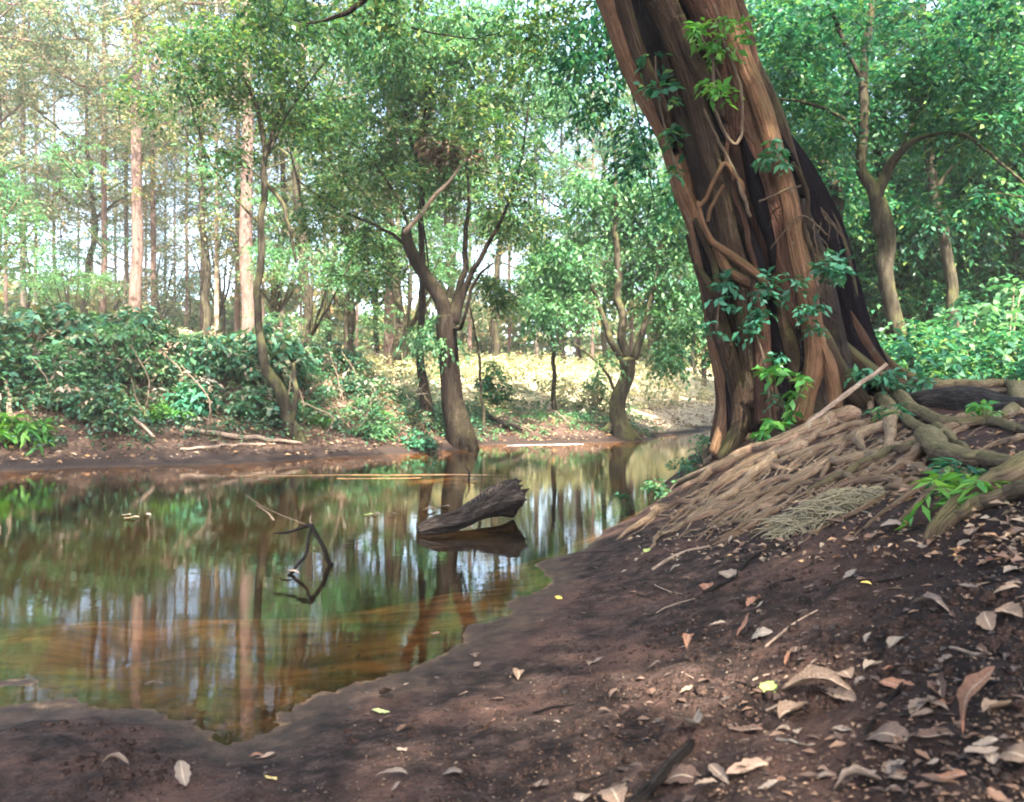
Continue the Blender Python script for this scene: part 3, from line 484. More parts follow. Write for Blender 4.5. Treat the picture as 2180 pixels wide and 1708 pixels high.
# forked dark tree in the middle of the far bank
tree('river_tree', 'dark forked tree with fluted base on the far bank, left limb snapped off', [
    [(972, 935, 94), (970, 860, 72), (963, 770, 60), (958, 700, 62), (955, 676, 58)],
    [(955, 690, 46), (940, 645, 48), (908, 590, 42), (884, 545, 38), (870, 505, 34), (868, 482, 28)],
    [(958, 690, 40), (988, 620, 22), (1025, 550, 15, -.2), (1062, 480, 12, -.4), (1090, 410, 9, -.5), (1112, 330, 7, -.6), (1125, 230, 6, -.7)],
    [(962, 680, 36), (985, 600, 22, .3), (992, 500, 16, .5), (998, 410, 10, .7), (990, 300, 9, .8), (1010, 180, 8, .8)],
    [(880, 530, 14), (800, 480, 10, .3), (710, 440, 8, .5), (630, 380, 5, .7)],
    [(965, 700, 16), (985, 690, 12, -.6), (1010, 600, 9, -.9), (1050, 560, 5, -1.2)],
    [(890, 560, 12, 0), (850, 430, 9, .4), (780, 330, 7, .6), (700, 270, 5, .8), (640, 180, 5, -1)]], 15.2, 'bark_brown',
    [(1000, 330, 190, 150, 1.3, 1.3), (820, 300, 190, 160, 1.0, 1.3), (720, 450, 110, 70, .3, 1.0), (1110, 470, 90, 60, .6, 1), (930, 130, 230, 120, .6, 1.6), (1010, 610, 45, 35, .8, .5), (760, 520, 90, 40, .4, .8), (780, 590, 70, 45, .4, .7), (640, 300, 90, 90, .4, .8), (1090, 380, 70, 110, -.8, .4), (960, 250, 120, 60, -1.0, .4), (850, 400, 60, 50, -.8, .4)],
    800, .5, 5, 7, .115, 'leaf_mid', None, 11, .5, .46, 6, nb=.6, br=.022, thin=.68)
tree('river_tree', 'slim straight tree just left of the forked tree, rising from pale fluted roots', [
    [(908, 925, 40), (908, 860, 32), (898, 760, 20), (902, 650, 17), (898, 520, 16), (895, 400, 17), (893, 330, 20), (912, 230, 17), (910, 120, 13), (898, 0, 14), (892, -120, 10)],
    [(892, 340, 18), (870, 270, 12), (850, 180, 8), (820, 100, 6)], [(912, 220, 12), (960, 170, 9), (1000, 110, 6)]], 16.0, 'bark_brown',
    [(900, 660, 50, 35, -.7, .5), (925, 715, 45, 55, -.9, .5), (900, 120, 160, 90, 0, 1.3), (780, 130, 130, 120, 0, 1.2), (1030, 60, 120, 80, 0, 1.2), (1170, 170, 120, 150, .8, 1.2), (720, 260, 90, 90, .8, 1)], 400, .5, 5, 8, .115, 'leaf_soft', None, 13, 1.0, .45, 4)
tree('leaning_tree', 'thin crooked tree leaning over the water on the far bank, with a short second stem', [
    [(628, 938, 44), (612, 880, 34), (590, 825, 30), (562, 765, 24), (549, 690, 20), (548, 600, 20), (556, 500, 18), (562, 400, 17), (567, 330, 14), (592, 250, 10), (618, 180, 8)],
    [(625, 905, 20), (630, 840, 15), (622, 775, 10)], [(564, 380, 12), (560, 280, 14), (530, 190, 10), (480, 120, 7)], [(564, 385, 10), (598, 430, 12), (618, 500, 8), (630, 560, 5)],
    [(556, 480, 8), (500, 420, 6), (440, 330, 5), (400, 200, 4)], [(570, 330, 8), (620, 230, 7), (700, 120, 5)]], 13.3, 'bark_green',
    [(560, 130, 170, 110, 0, 1.5), (400, 170, 150, 100, 0, 1), (640, 260, 100, 80, 0, .8), (640, 60, 150, 70, -.3, 1.), (480, 330, 80, 40, 0, .6)], 330, .45, 5, 6, .105, 'leaf_mid', None, 17, .4, .47, 3, nb=.7, br=.016)
tree('waterside_tree', 'small many-limbed tree with flared roots at the right end of the far bank', [
    [(1322, 935, 58), (1318, 900, 48), (1322, 850, 42), (1336, 800, 38), (1335, 765, 44)],
    [(1325, 765, 20), (1300, 720, 18), (1280, 660, 15), (1262, 610, 12), (1248, 560, 9)], [(1330, 765, 24), (1322, 680, 22), (1314, 580, 18), (1308, 480, 15), (1310, 360, 10), (1300, 260, 7)],
    [(1345, 765, 22), (1370, 710, 18), (1384, 640, 13), (1400, 570, 9), (1420, 480, 7)], [(1322, 880, 12), (1305, 820, 9), (1270, 770, 7), (1220, 730, 5)],
    [(1318, 900, 30), (1285, 925, 22), (1250, 935, 14)], [(1330, 905, 26), (1355, 932, 16), (1378, 945, 8)]], 18.2, 'bark_green',
    [(1290, 430, 150, 90, 1, 1.4), (1420, 480, 110, 120, .6, 1.4), (1200, 560, 110, 70, .4, 1.4), (1440, 640, 80, 110, .5, 1.2), (1300, 600, 80, 50, 1.2, .8), (1180, 660, 90, 45, 0, 1), (1410, 760, 40, 50, 0, .7), (1320, 760, 40, 20, -.6, .4)],
    560, .55, 5, 8, .14, 'leaf_soft', None, 23, .8, .40, 5, nb=.6, br=.02)
# right side behind the fig
tree('forked_tree', 'sturdy Y-forked tree behind the roots of the fig', [
    [(1945, 812, 60), (1925, 740, 46), (1908, 690, 44), (1893, 610, 40), (1886, 540, 46), (1874, 470, 44), (1866, 425, 30)],
    [(1878, 490, 40), (1860, 430, 38), (1838, 350, 30), (1836, 270, 28), (1842, 180, 24), (1850, 60, 20), (1860, -60, 16)], [(1884, 495, 36), (1872, 425, 34), (1890, 375, 30), (1915, 325, 22, -.2), (1960, 295, 13, -.4), (2040, 285, 10, -.6), (2110, 330, 8, -.8), (2190, 400, 6, -1)],
    [(1838, 300, 14), (1790, 250, 10), (1700, 215, 8), (1620, 215, 5)], [(1845, 200, 12), (1800, 100, 12), (1760, 0, 9)], [(1915, 325, 10), (1950, 250, 8), (1990, 160, 6)]], 10.6, 'bark_green',
    [(1950, 150, 230, 130, 0, 1.6), (1750, 120, 130, 120, .3, 1.2), (2100, 260, 120, 80, -.5, 1.), (2060, 420, 100, 40, -.6, .8), (1740, 300, 70, 60, .3, .8)],
    460, .45, 5, 7, .105, 'leaf_emerald', None, 29, .5, .40, 0, nb=.6, br=.02)
tree('grey_tree', 'tall grey trunk bending left behind the forked tree', [
    [(2035, 760, 36), (2028, 640, 30), (2008, 520, 28), (1985, 400, 26), (1975, 300, 23), (1968, 180, 20), (1965, 40, 22), (1960, -80, 16)], [(1985, 420, 11), (2010, 380, 12), (2050, 330, 9)], [(1970, 220, 14), (2040, 120, 10), (2100, 20, 8)]], 14.5, 'bark_green',
    [(2020, 60, 220, 110, 0, 1.8), (2140, 300, 110, 150, .5, 1.4)], 300, .55, 5, 7, .14, 'leaf_emerald', None, 31, .5, .40)
tree('curved_tree', 'curved slim tree half hidden behind the right side of the fig', [
    [(1800, 700, 34), (1792, 560, 32), (1776, 430, 30), (1766, 370, 34), (1738, 300, 30), (1730, 220, 24), (1690, 130, 18), (1600, 40, 12), (1540, -60, 9)], [(1766, 370, 16), (1730, 340, 14), (1670, 320, 10)], [(1740, 290, 14), (1760, 180, 10), (1740, 60, 8)]], 13, 'bark_green',
    [(1690, 90, 130, 110, 0, 1.5), (1660, 330, 90, 80, .4, 1), (1780, 420, 80, 60, .5, 1.), (1560, 40, 80, 80, .5, 1)], 260, .5, 5, 7, .13, 'leaf_emerald', None, 37, .5, .40)
tree('slim_tree', 'slim dark trunk near the right edge of the woods', [[(2168, 640, 20), (2165, 450, 18), (2150, 250, 15), (2135, 100, 12), (2120, -40, 9)], [(2155, 300, 10), (2100, 240, 7), (2060, 230, 5)]], 16, 'bark_brown',
    [(2120, 480, 90, 80, .5, 1.5), (2180, 150, 120, 120, 0, 1.5)], 200, .5, 5, 7, .14, 'leaf_emerald', None, 41)
# overhanging bough with leaves entering at the top left of centre
tree('overhanging_bough', 'bare dark bough dipping in at the top, left of centre', [[(900, -160, 26), (820, -60, 22), (775, 0, 18), (730, 30, 13), (690, 45, 8), (650, 50, 4)]], 9.5, 'bark_brown',
    [(650, 20, 140, 60, 0, .8), (860, -20, 130, 70, 0, .8), (1120, 60, 110, 90, .5, .8), (1240, 40, 70, 80, .5, .8)], 130, .4, 5, 6, .10, 'leaf_mid', None, 43, .6, .42, sides=10)
tree('hanging_foliage_tree', 'drooping leafy branches beside the upper left edge of the fig', [[(1420, -200, 20), (1370, -60, 14), (1310, 60, 9), (1290, 160, 5)], [(1370, -60, 9), (1330, 100, 6), (1370, 300, 4), (1390, 420, 3)]], 8.6, 'bark_brown',
    [(1270, 130, 90, 110, 0, .6), (1360, 280, 50, 90, 0, .5), (1330, 60, 60, 90, 0, .5), (1430, 420, 30, 60, .2, .4)], 90, .38, 5, 6, .10, 'leaf_emerald', None, 47, .9, .4)

# pines of the far wood: one kind, its trunk and crown copied
ORD = ['first', 'second', 'third', 'fourth', 'fifth', 'sixth', 'seventh', 'eighth', 'ninth', 'tenth', 'eleventh', 'twelfth', 'thirteenth', 'fourteenth', 'fifteenth', 'sixteenth', 'seventeenth', 'eighteenth', 'nineteenth', 'twentieth', 'twenty-first', 'twenty-second', 'twenty-third', 'twenty-fourth', 'twenty-fifth', 'twenty-sixth', 'twenty-seventh', 'twenty-eighth', 'twenty-ninth', 'thirtieth'] + ['thirty-' + w for w in ('first', 'second', 'third', 'fourth', 'fifth', 'sixth', 'seventh', 'eighth', 'ninth')]
def pine_proto(seed, lmat, bark, lo, r):
    rng = rnd(seed); o = thing('pine_tree', '', 'tree'); mb = MB(); h = 17
    P = tube(mb, [(0, 0, -.5), (rng.normal() * .05, 0, 4), (rng.normal() * .1, .1, 9), (rng.normal() * .15, 0, h)], [.5, .42, .36, .2], 12, 30, .06, 0, 0, seed, .2)
    mb.build('trunk', M[bark], o); nodes = [p for p in P if p[2] > lo]
    blobs = [((rng.normal() * 1.6, rng.normal() * 1.2, z), (r * rng.uniform(.7, 1.2), r * .8, rng.uniform(.5, .9))) for z in np.arange(lo + .6, h, 1.15) for _ in range(3)]
    C = in_blobs(rng, blobs, 320, 1.5, .48, seed); mb = MB(); link_branches(mb, rng, nodes, C, .05, .01, 4, 5, .3); mb.mi = 1
    sprays(mb, rng, C, .6, 5, 7, .15, .3, .36); mb.build('crown', [M[bark], M[lmat]], o); return o
protos = [pine_proto(51, 'leaf_dusty', 'bark_pine', 7.6, 2.2), pine_proto(52, 'leaf_yellow', 'bark_pine', 7.0, 2.2), pine_proto(53, 'leaf_dusty', 'bark_pale', 7.0, 1.6), pine_proto(54, 'leaf_dusty', 'bark_grey', 4.2, 2.4)]
PX = [(-60, 18, 27, 0), (12, 9, 40, 1), (50, 14, 33, 3), (76, 9, 42, 0), (116, 9, 46, 1), (168, 7, 52, 3), (196, 7, 46, 0), (246, 7, 50, 0), (310, 7, 44, 0), (372, 6, 48, 0), (560, 8, 46, 0), (-15, 9, 36, 0), (222, 15, 32, 0), (270, 12, 37, 3), (292, 29, 25.5, 0), (326, 14, 34, 1), (352, 7, 50, 3), (398, 9, 44, 0), (430, 9, 40, 0), (461, 11, 29, 2), (506, 14, 31, 0), (524, 34, 24, 0),
      (600, 9, 44, 1), (640, 8, 50, 3), (690, 9, 46, 0), (760, 7, 52, 1), (829, 24, 28, 0), (846, 13, 31, 2), (1000, 10, 45, 0), (1085, 9, 48, 1), (1142, 11, 40, 3), (1230, 9, 50, 0), (1262, 8, 42, 1), (1345, 10, 48, 0), (1440, 10, 42, 3), (1500, 12, 36, 1)]
used = set(); rng = rnd(77)
for n, (px, w, d, pk) in enumerate(sorted(PX)):
    o = protos[pk] if pk not in used else copy_tree(protos[pk]); used.add(pk)
    x = (px - CX) / F * d; o.location = (x, d, float(H(x, d)[0])); s = .8 * w / F * d / .84; hz = rng.uniform(.9, 1.15)
    o.rotation_euler = (0, 0, rng.uniform(0, 6.28)); o.scale = (hz, hz, hz)
    for ch in o.children:
        if ch.name.startswith('trunk'): ch.scale = (s / hz, s / hz, 1)
    kind = 'broad pinkish' if w > 20 else ('pale whitish' if pk == 2 else ('grey' if pk == 3 else 'slender brown'))
    tag(o, f'{kind} far trunk, {ORD[n]} of the tall straight trunks from the left', 'tree', 'tall straight trees in the sunlit wood beyond the river')

# tall leafy trees whose crowns close the canopy
def tall_proto(seed, lmat, bark, n, lo, h=15, r=2.6, L=.15):
    rng = rnd(seed); o = thing('canopy_tree', '', 'tree'); mb = MB(); nodes = []
    nodes += list(tube(mb, [(0, 0, -.5), (.15, 0, 3), (-.2, .2, 6), (.1, .1, 10), (0, 0, h)], [.16, .13, .11, .07, .03], 10, 30, .1, 0, 0, seed, .4))[10:]
    for a in rng.uniform(0, 6.28, 9): z = rng.uniform(lo, h * .8); nodes += list(tube(mb, [(0, 0, z), (math.cos(a) * r * .4, math.sin(a) * r * .4, z + .8), (math.cos(a) * r * .9, math.sin(a) * r * .9, z + 1.6)], [.06, .04, .015], 6, 10, 0, 0, 0, 1, .4))[3:]
    mb.build('trunk', M[bark], o); blobs = [((rng.normal() * r * .6, rng.normal() * r * .6, rng.uniform(lo, h)), (r * rng.uniform(.35, .6),) * 2 + (.75,)) for _ in range(20)]
    C = in_blobs(rng, blobs, n, 1.4, .46, seed); mb = MB(); link_branches(mb, rng, nodes, C, .03, .006, 4, 3, .35); mb.mi = 1
    sprays(mb, rng, C, .5, 5, 7, L, .45, .42); mb.build('crown', [M[bark], M[lmat]], o); return o
tp = [tall_proto(65, 'leaf_dusty', 'bark_grey', 230, 5, 15, 2.6, .13), tall_proto(66, 'leaf_yellow', 'bark_green', 250, 5, 15, 2.6, .13), tall_proto(67, 'leaf_soft', 'bark_green', 300, 4.5, 14, 2.8, .12), tall_proto(68, 'leaf_emerald', 'bark_brown', 480, 3.0, 14, 2.8, .13)]
TX = [(-90, 25, 0), (-10, 29, 0), (190, 33, 1), (440, 27, 1), (590, 31, 1), (650, 25, 2), (745, 30, 1), (840, 25, 2), (960, 29, 1), (1060, 32, 2), (1200, 38, 3), (1290, 44, 2), (1660, 26, 3), (1730, 19, 3), (1820, 24, 3), (1900, 18, 3), (2000, 27, 3), (2080, 20, 3), (2180, 17, 3), (2260, 23, 3), (700, 38, 1), (900, 40, 1), (1380, 38, 2), (1960, 36, 2), (2140, 34, 2)]
used = set(); cnt = {}; rng = rnd(78)
for n, (px, d, pk) in enumerate(sorted(TX)):
    o = tp[pk] if pk not in used else copy_tree(tp[pk]); used.add(pk); x = (px - CX) / F * d; s_ = rng.uniform(.9, 1.1)
    o.location = (x, d, float(H(x, d)[0])); o.scale = (s_,) * 3; o.rotation_euler = (0, 0, rng.uniform(0, 6.28)); cnt[pk] = cnt.get(pk, 0) + 1; kd = ['dusty pale', 'yellow green', 'soft green', 'deep green'][pk]
    tag(o, f'{kd} tall crowned tree, {ORD[cnt[pk] - 1]} of its colour from the left', 'tree', f'{kd} tall trees closing the canopy')
rng = rnd(79); n = 5200; a = rng.uniform(-.75, .75, n); d = rng.uniform(52, 80, n); Cw = np.stack([np.sin(a) * d, np.cos(a) * d, rng.uniform(0, 1, n) ** 1.6 * 6.5 + 2], 1); Cw = Cw[fbm(Cw / 4.5, 5, 2) > .44]
mb = MB(); sprays(mb, rng, Cw, 1.5, 5, 6, .75, .4, .5); tag(mb.build('far_woodland', M['leaf_yellow']), 'hazy far woodland closing the view behind the trees', 'woodland', kind='stuff')

# broadleaf understorey trees in the middle distance
def bushy_proto(seed, lmat, h, r, n, L):
    rng = rnd(seed); o = thing('understorey_tree', '', 'tree'); mb = MB(); nodes = []
    nodes += list(tube(mb, [(0, 0, -.3), (.1, 0, h * .3), (-.1, .1, h * .6), (.1, 0, h * .9)], [.08, .07, .05, .02], 8, 16, .1, 0, 0, seed, .4))[5:]
    for a in rng.uniform(0, 6.28, 5): nodes += list(tube(mb, [(0, 0, h * .3), (math.cos(a) * r * .4, math.sin(a) * r * .4, h * .5), (math.cos(a) * r * .8, math.sin(a) * r * .8, h * .75)], [.05, .035, .015], 6, 10, 0, 0, 0, 1, .4))[3:]
    mb.build('trunk', M['bark_green'], o)
    blobs = [((rng.normal() * r * .5, rng.normal() * r * .5, h * rng.uniform(.35, .98)), (r * rng.uniform(.4, .7),) * 2 + (h * .12,)) for _ in range(9)]
    C = in_blobs(rng, blobs, n, 1., .42, seed); mb = MB(); link_branches(mb, rng, nodes, C, .03, .006, 4, 3, .35); mb.mi = 1
    sprays(mb, rng, C, .5, 5, 7, L, .5, .42); mb.build('crown', [M['bark_green'], M[lmat]], o); return o
bp = [bushy_proto(61, 'leaf_soft', 5, 2.0, 150, .12), bushy_proto(62, 'leaf_dusty', 6, 2.2, 140, .13), bushy_proto(63, 'leaf_yellow', 5.5, 2.2, 150, .13), bushy_proto(64, 'leaf_emerald', 5, 2.0, 260, .14)]
BX = [b for b in [(-40, 26, 1, 1.3), (60, 30, 0, 1.0), (150, 24, 0, .65), (215, 44, 2, 1.2), (340, 44, 1, 1.2), (400, 46, 0, 1.2), (470, 36, 1, 1.2), (590, 30, 2, 1.2), (660, 22, 0, .9), (740, 27, 1, 1.2), (800, 36, 2, 1.5), (870, 24, 0, 1.0), (960, 30, 1, 1.4), (1040, 46, 2, 1.3),
      (1230, 40, 1, 1.7), (1290, 32, 2, 1.2), (1380, 44, 1, 2.0), (1420, 34, 0, 1.7), (1500, 31, 3, 1.5), (1650, 24, 3, 1.4), (1720, 20, 3, 1.4), (1790, 26, 3, 1.7), (1850, 17, 3, 1.1), (1930, 22, 3, 1.6), (1990, 17, 3, 1.1), (2050, 25, 3, 1.8), (2110, 18, 3, 1.3), (2190, 22, 3, 1.7), (2250, 15, 3, 1.4), (1700, 32, 3, 2.2), (1880, 34, 3, 2.4), (2080, 36, 3, 2.6), (-120, 22, 0, 1.2)] if not (1180 < b[0] < 1530)] + [(1235, 46, 2, 1.6), (1400, 46, 2, 1.6), (1480, 42, 2, 1.6)]
used = set(); cnt = {}
for n, (px, d, pk, s) in enumerate(sorted(BX)):
    o = bp[pk] if pk not in used else copy_tree(bp[pk]); used.add(pk); x = (px - CX) / F * d
    o.location = (x, d, float(H(x, d)[0])); o.scale = (s, s, s); o.rotation_euler = (0, 0, rng.uniform(0, 6.28))
    cnt[pk] = cnt.get(pk, 0) + 1; kd = ['soft green', 'dusty green', 'yellow green sunlit', 'deep green'][pk]
    tag(o, f'{kd} bushy understorey tree, {ORD[cnt[pk] - 1]} of its colour from the left', 'tree', f'{kd} understorey trees')

# saplings and shrubs
def shrub_proto(seed, lmat, n, L, h=.8, r=.6, T=4, K=5, wr=.5):
    rng = rnd(seed); o = thing('shrub', '', 'shrub'); mb = MB()
    a = rng.uniform(0, 6.28, n); s = r * np.sqrt(rng.uniform(0, 1, n)); C = np.stack([np.cos(a) * s, np.sin(a) * s, h * rng.uniform(.25, 1, n) * (1 - .5 * (s / r) ** 2)], 1)
    for c in C[::2]: tube(mb, [(c[0] * .15, c[1] * .15, -.1), (c[0] * .6, c[1] * .6, c[2] * .6), c], [.012, .009, .004], 4, 6)
    mb.build('stems', M['dead'], o); mb = MB(); sprays(mb, rng, C, .32, T, K, L, .5, wr); mb.build('leaves', M[lmat], o); return o
def place(protos, spots, name, cat, group, labeler, seed=0):
    rng = rnd(seed); used = set()
    for n, (x, y, pk, s) in enumerate(spots):
        o = protos[pk] if pk not in used else copy_tree(protos[pk]); used.add(pk)
        o.location = (x, y, float(H(x, y)[0])); o.scale = (s, s, s * rng.uniform(.85, 1.1)); o.rotation_euler = (0, 0, rng.uniform(0, 6.28)); tag(o, labeler(n, pk), cat, group)
sp = [shrub_proto(71, 'leaf_bank', 58, .17, .9, .7), shrub_proto(72, 'leaf_bank2', 66, .13, .75, .7), shrub_proto(73, 'leaf_soft', 60, .10, .8), shrub_proto(74, 'leaf_bright', 36, .13, .5)]
rng = rnd(19); spots = []
ef = np.array(EDGE_F)
def far_edge(x): return np.interp(x, ef[:, 0], ef[:, 1])
for row, (off, n, x0, x1) in enumerate([(1.6, 12, -7.8, -1.6), (2.3, 16, -8.2, -1.3), (3.1, 15, -9, -1.0), (4.1, 14, -10, -.9)]):
    for k_ in range(n):
        x = x0 + (x1 - x0) * (k_ + rng.uniform(.2, .8)) / n; y = far_edge(x) + off + rng.uniform(-.25, .25)
        if row == 0 and rng.random() < .35: continue
        pk = 3 if row == 0 and rng.random() < .4 else (int(rng.choice([2, 1])) if x > -3.6 else int(rng.choice([0, 0, 1, 1, 2]))); spots.append((x - off * .3, y, pk, rng.uniform(.5, 1.3) * (.62 if row == 0 else (.6 if x > -3.4 else .95))))
spots.sort(); rows = ['large leaved teal', 'dense dark', 'soft grey green', 'bright green low']; cc2 = {}
def lab(n, pk):
    cc2[pk] = cc2.get(pk, 0) + 1; i = cc2[pk]; return f'{rows[pk]} shrub on the steep far bank, {ORD[min(i, 30) - 1]} of its kind from the left'
place(sp, spots, 'shrub', 'shrub', 'shrubs covering the far bank', lab, 3)
# right side undergrowth shrubs
sp2 = [shrub_proto(81, 'leaf_emerald', 60, .16, 1.0, .8), shrub_proto(82, 'leaf_soft', 60, .13, 1.0, .8), shrub_proto(83, 'leaf_soft', 60, .15, 1.0, .8)]
spots = []
for k_ in range(34):
    d = rng.uniform(10.5, 19); px = rng.uniform(1880, 2330); spots.append(((px - CX) / F * d, d, int(rng.integers(0, 3)), rng.uniform(.8, 1.3)))
spots.sort(key=lambda s: s[0] / s[1]); c3 = {}
def lab3(n, pk):
    c3[pk] = c3.get(pk, 0) + 1; return f"{['deep green', 'bright green', 'pale green'][pk]} shrub in the undergrowth behind the roots, {ORD[c3[pk] - 1]} of its colour from the left"
place(sp2, spots, 'shrub', 'shrub', 'shrubs of the undergrowth right of the fig', lab3, 5)
# small single plants of the far bank
def single(name, px, py, proto_args, s, label, cat='shrub'):
    o = shrub_proto(*proto_args); p = G(px, py)[0]; o.name = name; o.location = tuple(p); o.scale = (s, s, s); tag(o, label, cat)
single('round_bush', 1050, 872, (91, 'leaf_emerald', 60, .16, 1.6, .45), .8, 'round dark green bush on a stem right of the forked tree')
single('shrub', 1268, 880, (92, 'leaf_soft', 40, .13, 1.3, .35), .9, 'thin upright grey green bush between the sapling and the waterside tree')
single('shrub', 890, 955, (93, 'leaf_teal', 22, .13, .5, .3), .7, 'small plant at the roots of the slim straight tree')
single('shrub', 800, 935, (94, 'leaf_soft', 26, .12, .5, .4), .8, 'low pale plant on the litter left of the slim straight tree')
single('shrub', 420, 870, (95, 'leaf_teal', 30, .2, .5, .4), .8, 'sprawling plant over the litter above the fallen pole')
single('fern', 30, 935, (96, 'leaf_bright', 22, .2, .45, .4, 4, 7, .3), .9, 'bright fern at the left end of the far waterline', 'fern')
single('shrub', 640, 880, (97, 'leaf_soft', 20, .1, .35, .25), .8, 'pale leafy shoots at the foot of the leaning tree')
tree('sapling', 'slender upright sapling in the middle of the sunlit gap', [[(1178, 845, 13), (1178, 760, 11), (1172, 690, 9), (1166, 600, 7), (1160, 500, 4)], [(1175, 720, 5), (1200, 640, 4), (1210, 580, 3)]], 21.5, 'bark_green', [(1170, 600, 80, 60, 0, 1)], 60, .5, 5, 7, .14, 'leaf_soft', None, 97)
tree('sapling', 'thin bent sapling right of the forked tree', [[(1030, 890, 9), (1022, 820, 8), (1020, 760, 7), (1010, 700, 5), (1000, 650, 3)]], 17, 'bark_green', [(1040, 640, 70, 50, 0, 1)], 50, .45, 5, 7, .12, 'leaf_mid', None, 98)

# ------------------------------------------------------------------ ground cover (uncountable)
rng = rnd(301)
def cover(name, pts, L, mat, label, cat, n_per=6, rad=.25, h=.3):
    mb = MB(); z = H(pts[:, 0], pts[:, 1]); C = np.column_stack([pts, z + rng.uniform(.02, h, len(pts))]); C = C[z > .03]; sprays(mb, rng, C, rad, n_per, 4, L, .3, .4, .6); return tag(mb.build(name, M[mat]), label, cat, kind='stuff')
n = 5200; d = np.exp(rng.uniform(np.log(18), np.log(55), n)); px = rng.uniform(-250, 1700, n); x = (px - CX) / F * d; ok = d > far_edge(x) + 2.5 + 3 * fbm(xyz(x, d), 3)
cover('undergrowth', np.stack([x, d], 1)[ok], .15, 'under', 'sunlit yellow green undergrowth of the far wood', 'undergrowth', 5, .35, .7)
n = 1500; x = rng.uniform(-10, -.6, n); y = far_edge(x) + rng.uniform(.9, 5.5, n); cover('ground_cover', np.stack([x, y], 1), .09, 'leaf_bank2', 'low teal ground cover between the shrubs of the far bank', 'ground cover', 5, .25, .35)
n = 420; x = rng.uniform(-1, 4, n); y = far_edge(x) + rng.uniform(.5, 5.5, n); cover('low_plants', np.stack([x, y], 1), .08, 'leaf_soft', 'sparse low plants on the brown slope in the gap', 'plants', 4, .15, .15)
n = 1500; d = rng.uniform(8.5, 26, n); px = rng.uniform(1830, 2500, n); cover('leafy_ground_cover', np.stack([(px - CX) / F * d, d], 1), .13, 'leaf_emerald', 'green ground cover on the level ground behind the roots', 'ground cover', 5, .3, .6)

# ------------------------------------------------------------------ dead wood
def stick(name, P, R, mat, label, cat='stick', group=None, sides=8, rough=.12, wob=.5, seed=0):
    P = np.asarray(P, float); mb = MB(); tube(mb, P, R, sides, len(P) * 8, rough, 0, 0, seed, wob); b = P[0].copy(); o = mb.build(name, M[mat], None, b); o.location = tuple(b); return tag(o, label, cat, group)
def gstick(pts, w0, w1, mat, label, lift=.6, name='stick', cat='stick', seed=0):
    q = np.array(pts, float); P = G(q[:, 0], q[:, 1]); R = np.linspace(w0, w1, len(q)) / 2 / F * P[:, 1]; P[:, 2] += R * lift; return stick(name, P, R, mat, label, cat, None, 8, .1, .3, seed)
gstick([(1345, 1730), (1400, 1665), (1450, 1610), (1472, 1588)], 26, 20, 'wet_wood', 'thick dark stick poking in at the bottom edge', .8)
gstick([(1390, 1215), (1450, 1180), (1510, 1165)], 8, 5, 'dead', 'short stick lying by the foot of the roots', .8, seed=2)
gstick([(1500, 1265), (1560, 1235), (1590, 1200), (1630, 1175)], 10, 7, 'wet_wood', 'long dark twig curving through the leaves', .8, seed=2)
gstick([(1640, 1255), (1690, 1235)], 11, 9, 'wet_wood', 'short straight twig under a curled leaf', .8, seed=3)
gstick([(1790, 1650), (1860, 1540), (1920, 1455)], 12, 6, 'wet_wood', 'thin dark root twig in the black soil', .5, seed=4)
gstick([(1583, 1484), (1640, 1460), (1690, 1450)], 6, 4, 'wet_wood', 'thin reddish twig beside the pale leaves', .8, seed=5)
gstick([(1630, 1378), (1690, 1330), (1740, 1300)], 6, 4, 'dead', 'thin pale twig lying beyond the broad grey leaf', .8, seed=6)
A = at(1888, 776, 5.6); Bq = G(1668, 948)[0]; stick('leaning_pole', [Bq, Bq + (A - Bq) * .33 + [0, 0, .02], Bq + (A - Bq) * .66 + [0, 0, .01], A], [.011, .016, .018, .012], 'dead', 'long thin pale pole propped against the fig roots', 'pole', wob=.2)
P = G([1900, 1960, 2030, 2110, 2160], [842, 858, 862, 868, 880]); P[:, 2] += .04; stick('fallen_log', P, [.07, .10, .11, .10, .07], 'wet_wood', 'dark rotting log lying behind the mossy roots', 'log', seed=8)
P = G([398, 450, 520, 600, 640], [922, 929, 937, 946, 950]); P[:, 2] += .05; stick('fallen_pole', P, [.045, .04, .04, .03, .02], 'dead', 'pale fallen pole lying along the far waterline', 'pole', seed=9)
P = G([385, 450, 500, 566], [962, 956, 952, 950]); P[:, 2] += .03; stick('fallen_pole', P, [.02, .025, .025, .02], 'dead', 'second thinner pole just below the pale fallen pole', 'pole', seed=9)
P = [at(256, 880, 12.2), at(290, 895, 12), at(330, 930, 11.8)]; stick('dead_branch', P, [.03, .025, .015], 'dead', 'dead branch sticking out under the shrubs above the far waterline', 'branch')
P = [at(15, 810, 11.8), at(22, 880, 11.6), at(40, 920, 11.4), at(58, 950, 11.2)]; stick('bare_shoot', P, [.02, .04, .045, .03], 'dead', 'crooked bare stem at the left edge of the far bank', 'stem')
P = [at(72, 830, 12), at(70, 900, 11.8), at(66, 950, 11.6)]; stick('bare_shoot', P, [.015, .02, .025], 'dead', 'thin upright bare stem beside the crooked one', 'stem')
P = [at(864, 497, 14.6), at(900, 450, 14.5), at(930, 412, 14.4), at(962, 380, 14.3), at(990, 340, 14.2)]; stick('broken_branch', P, [.05, .045, .04, .03, .015], 'dead', 'pale broken branch lodged across the forked tree', 'branch', wob=.3)
P = [at(1140, 870, 20), at(1165, 905, 19), at(1200, 935, 18)]; stick('dead_branch', G([1010, 1060, 1110], [870, 905, 925]) + [0, 0, .1], [.05, .06, .03], 'wet_wood', 'dark root sprawling from the forked tree down to the water', 'branch')
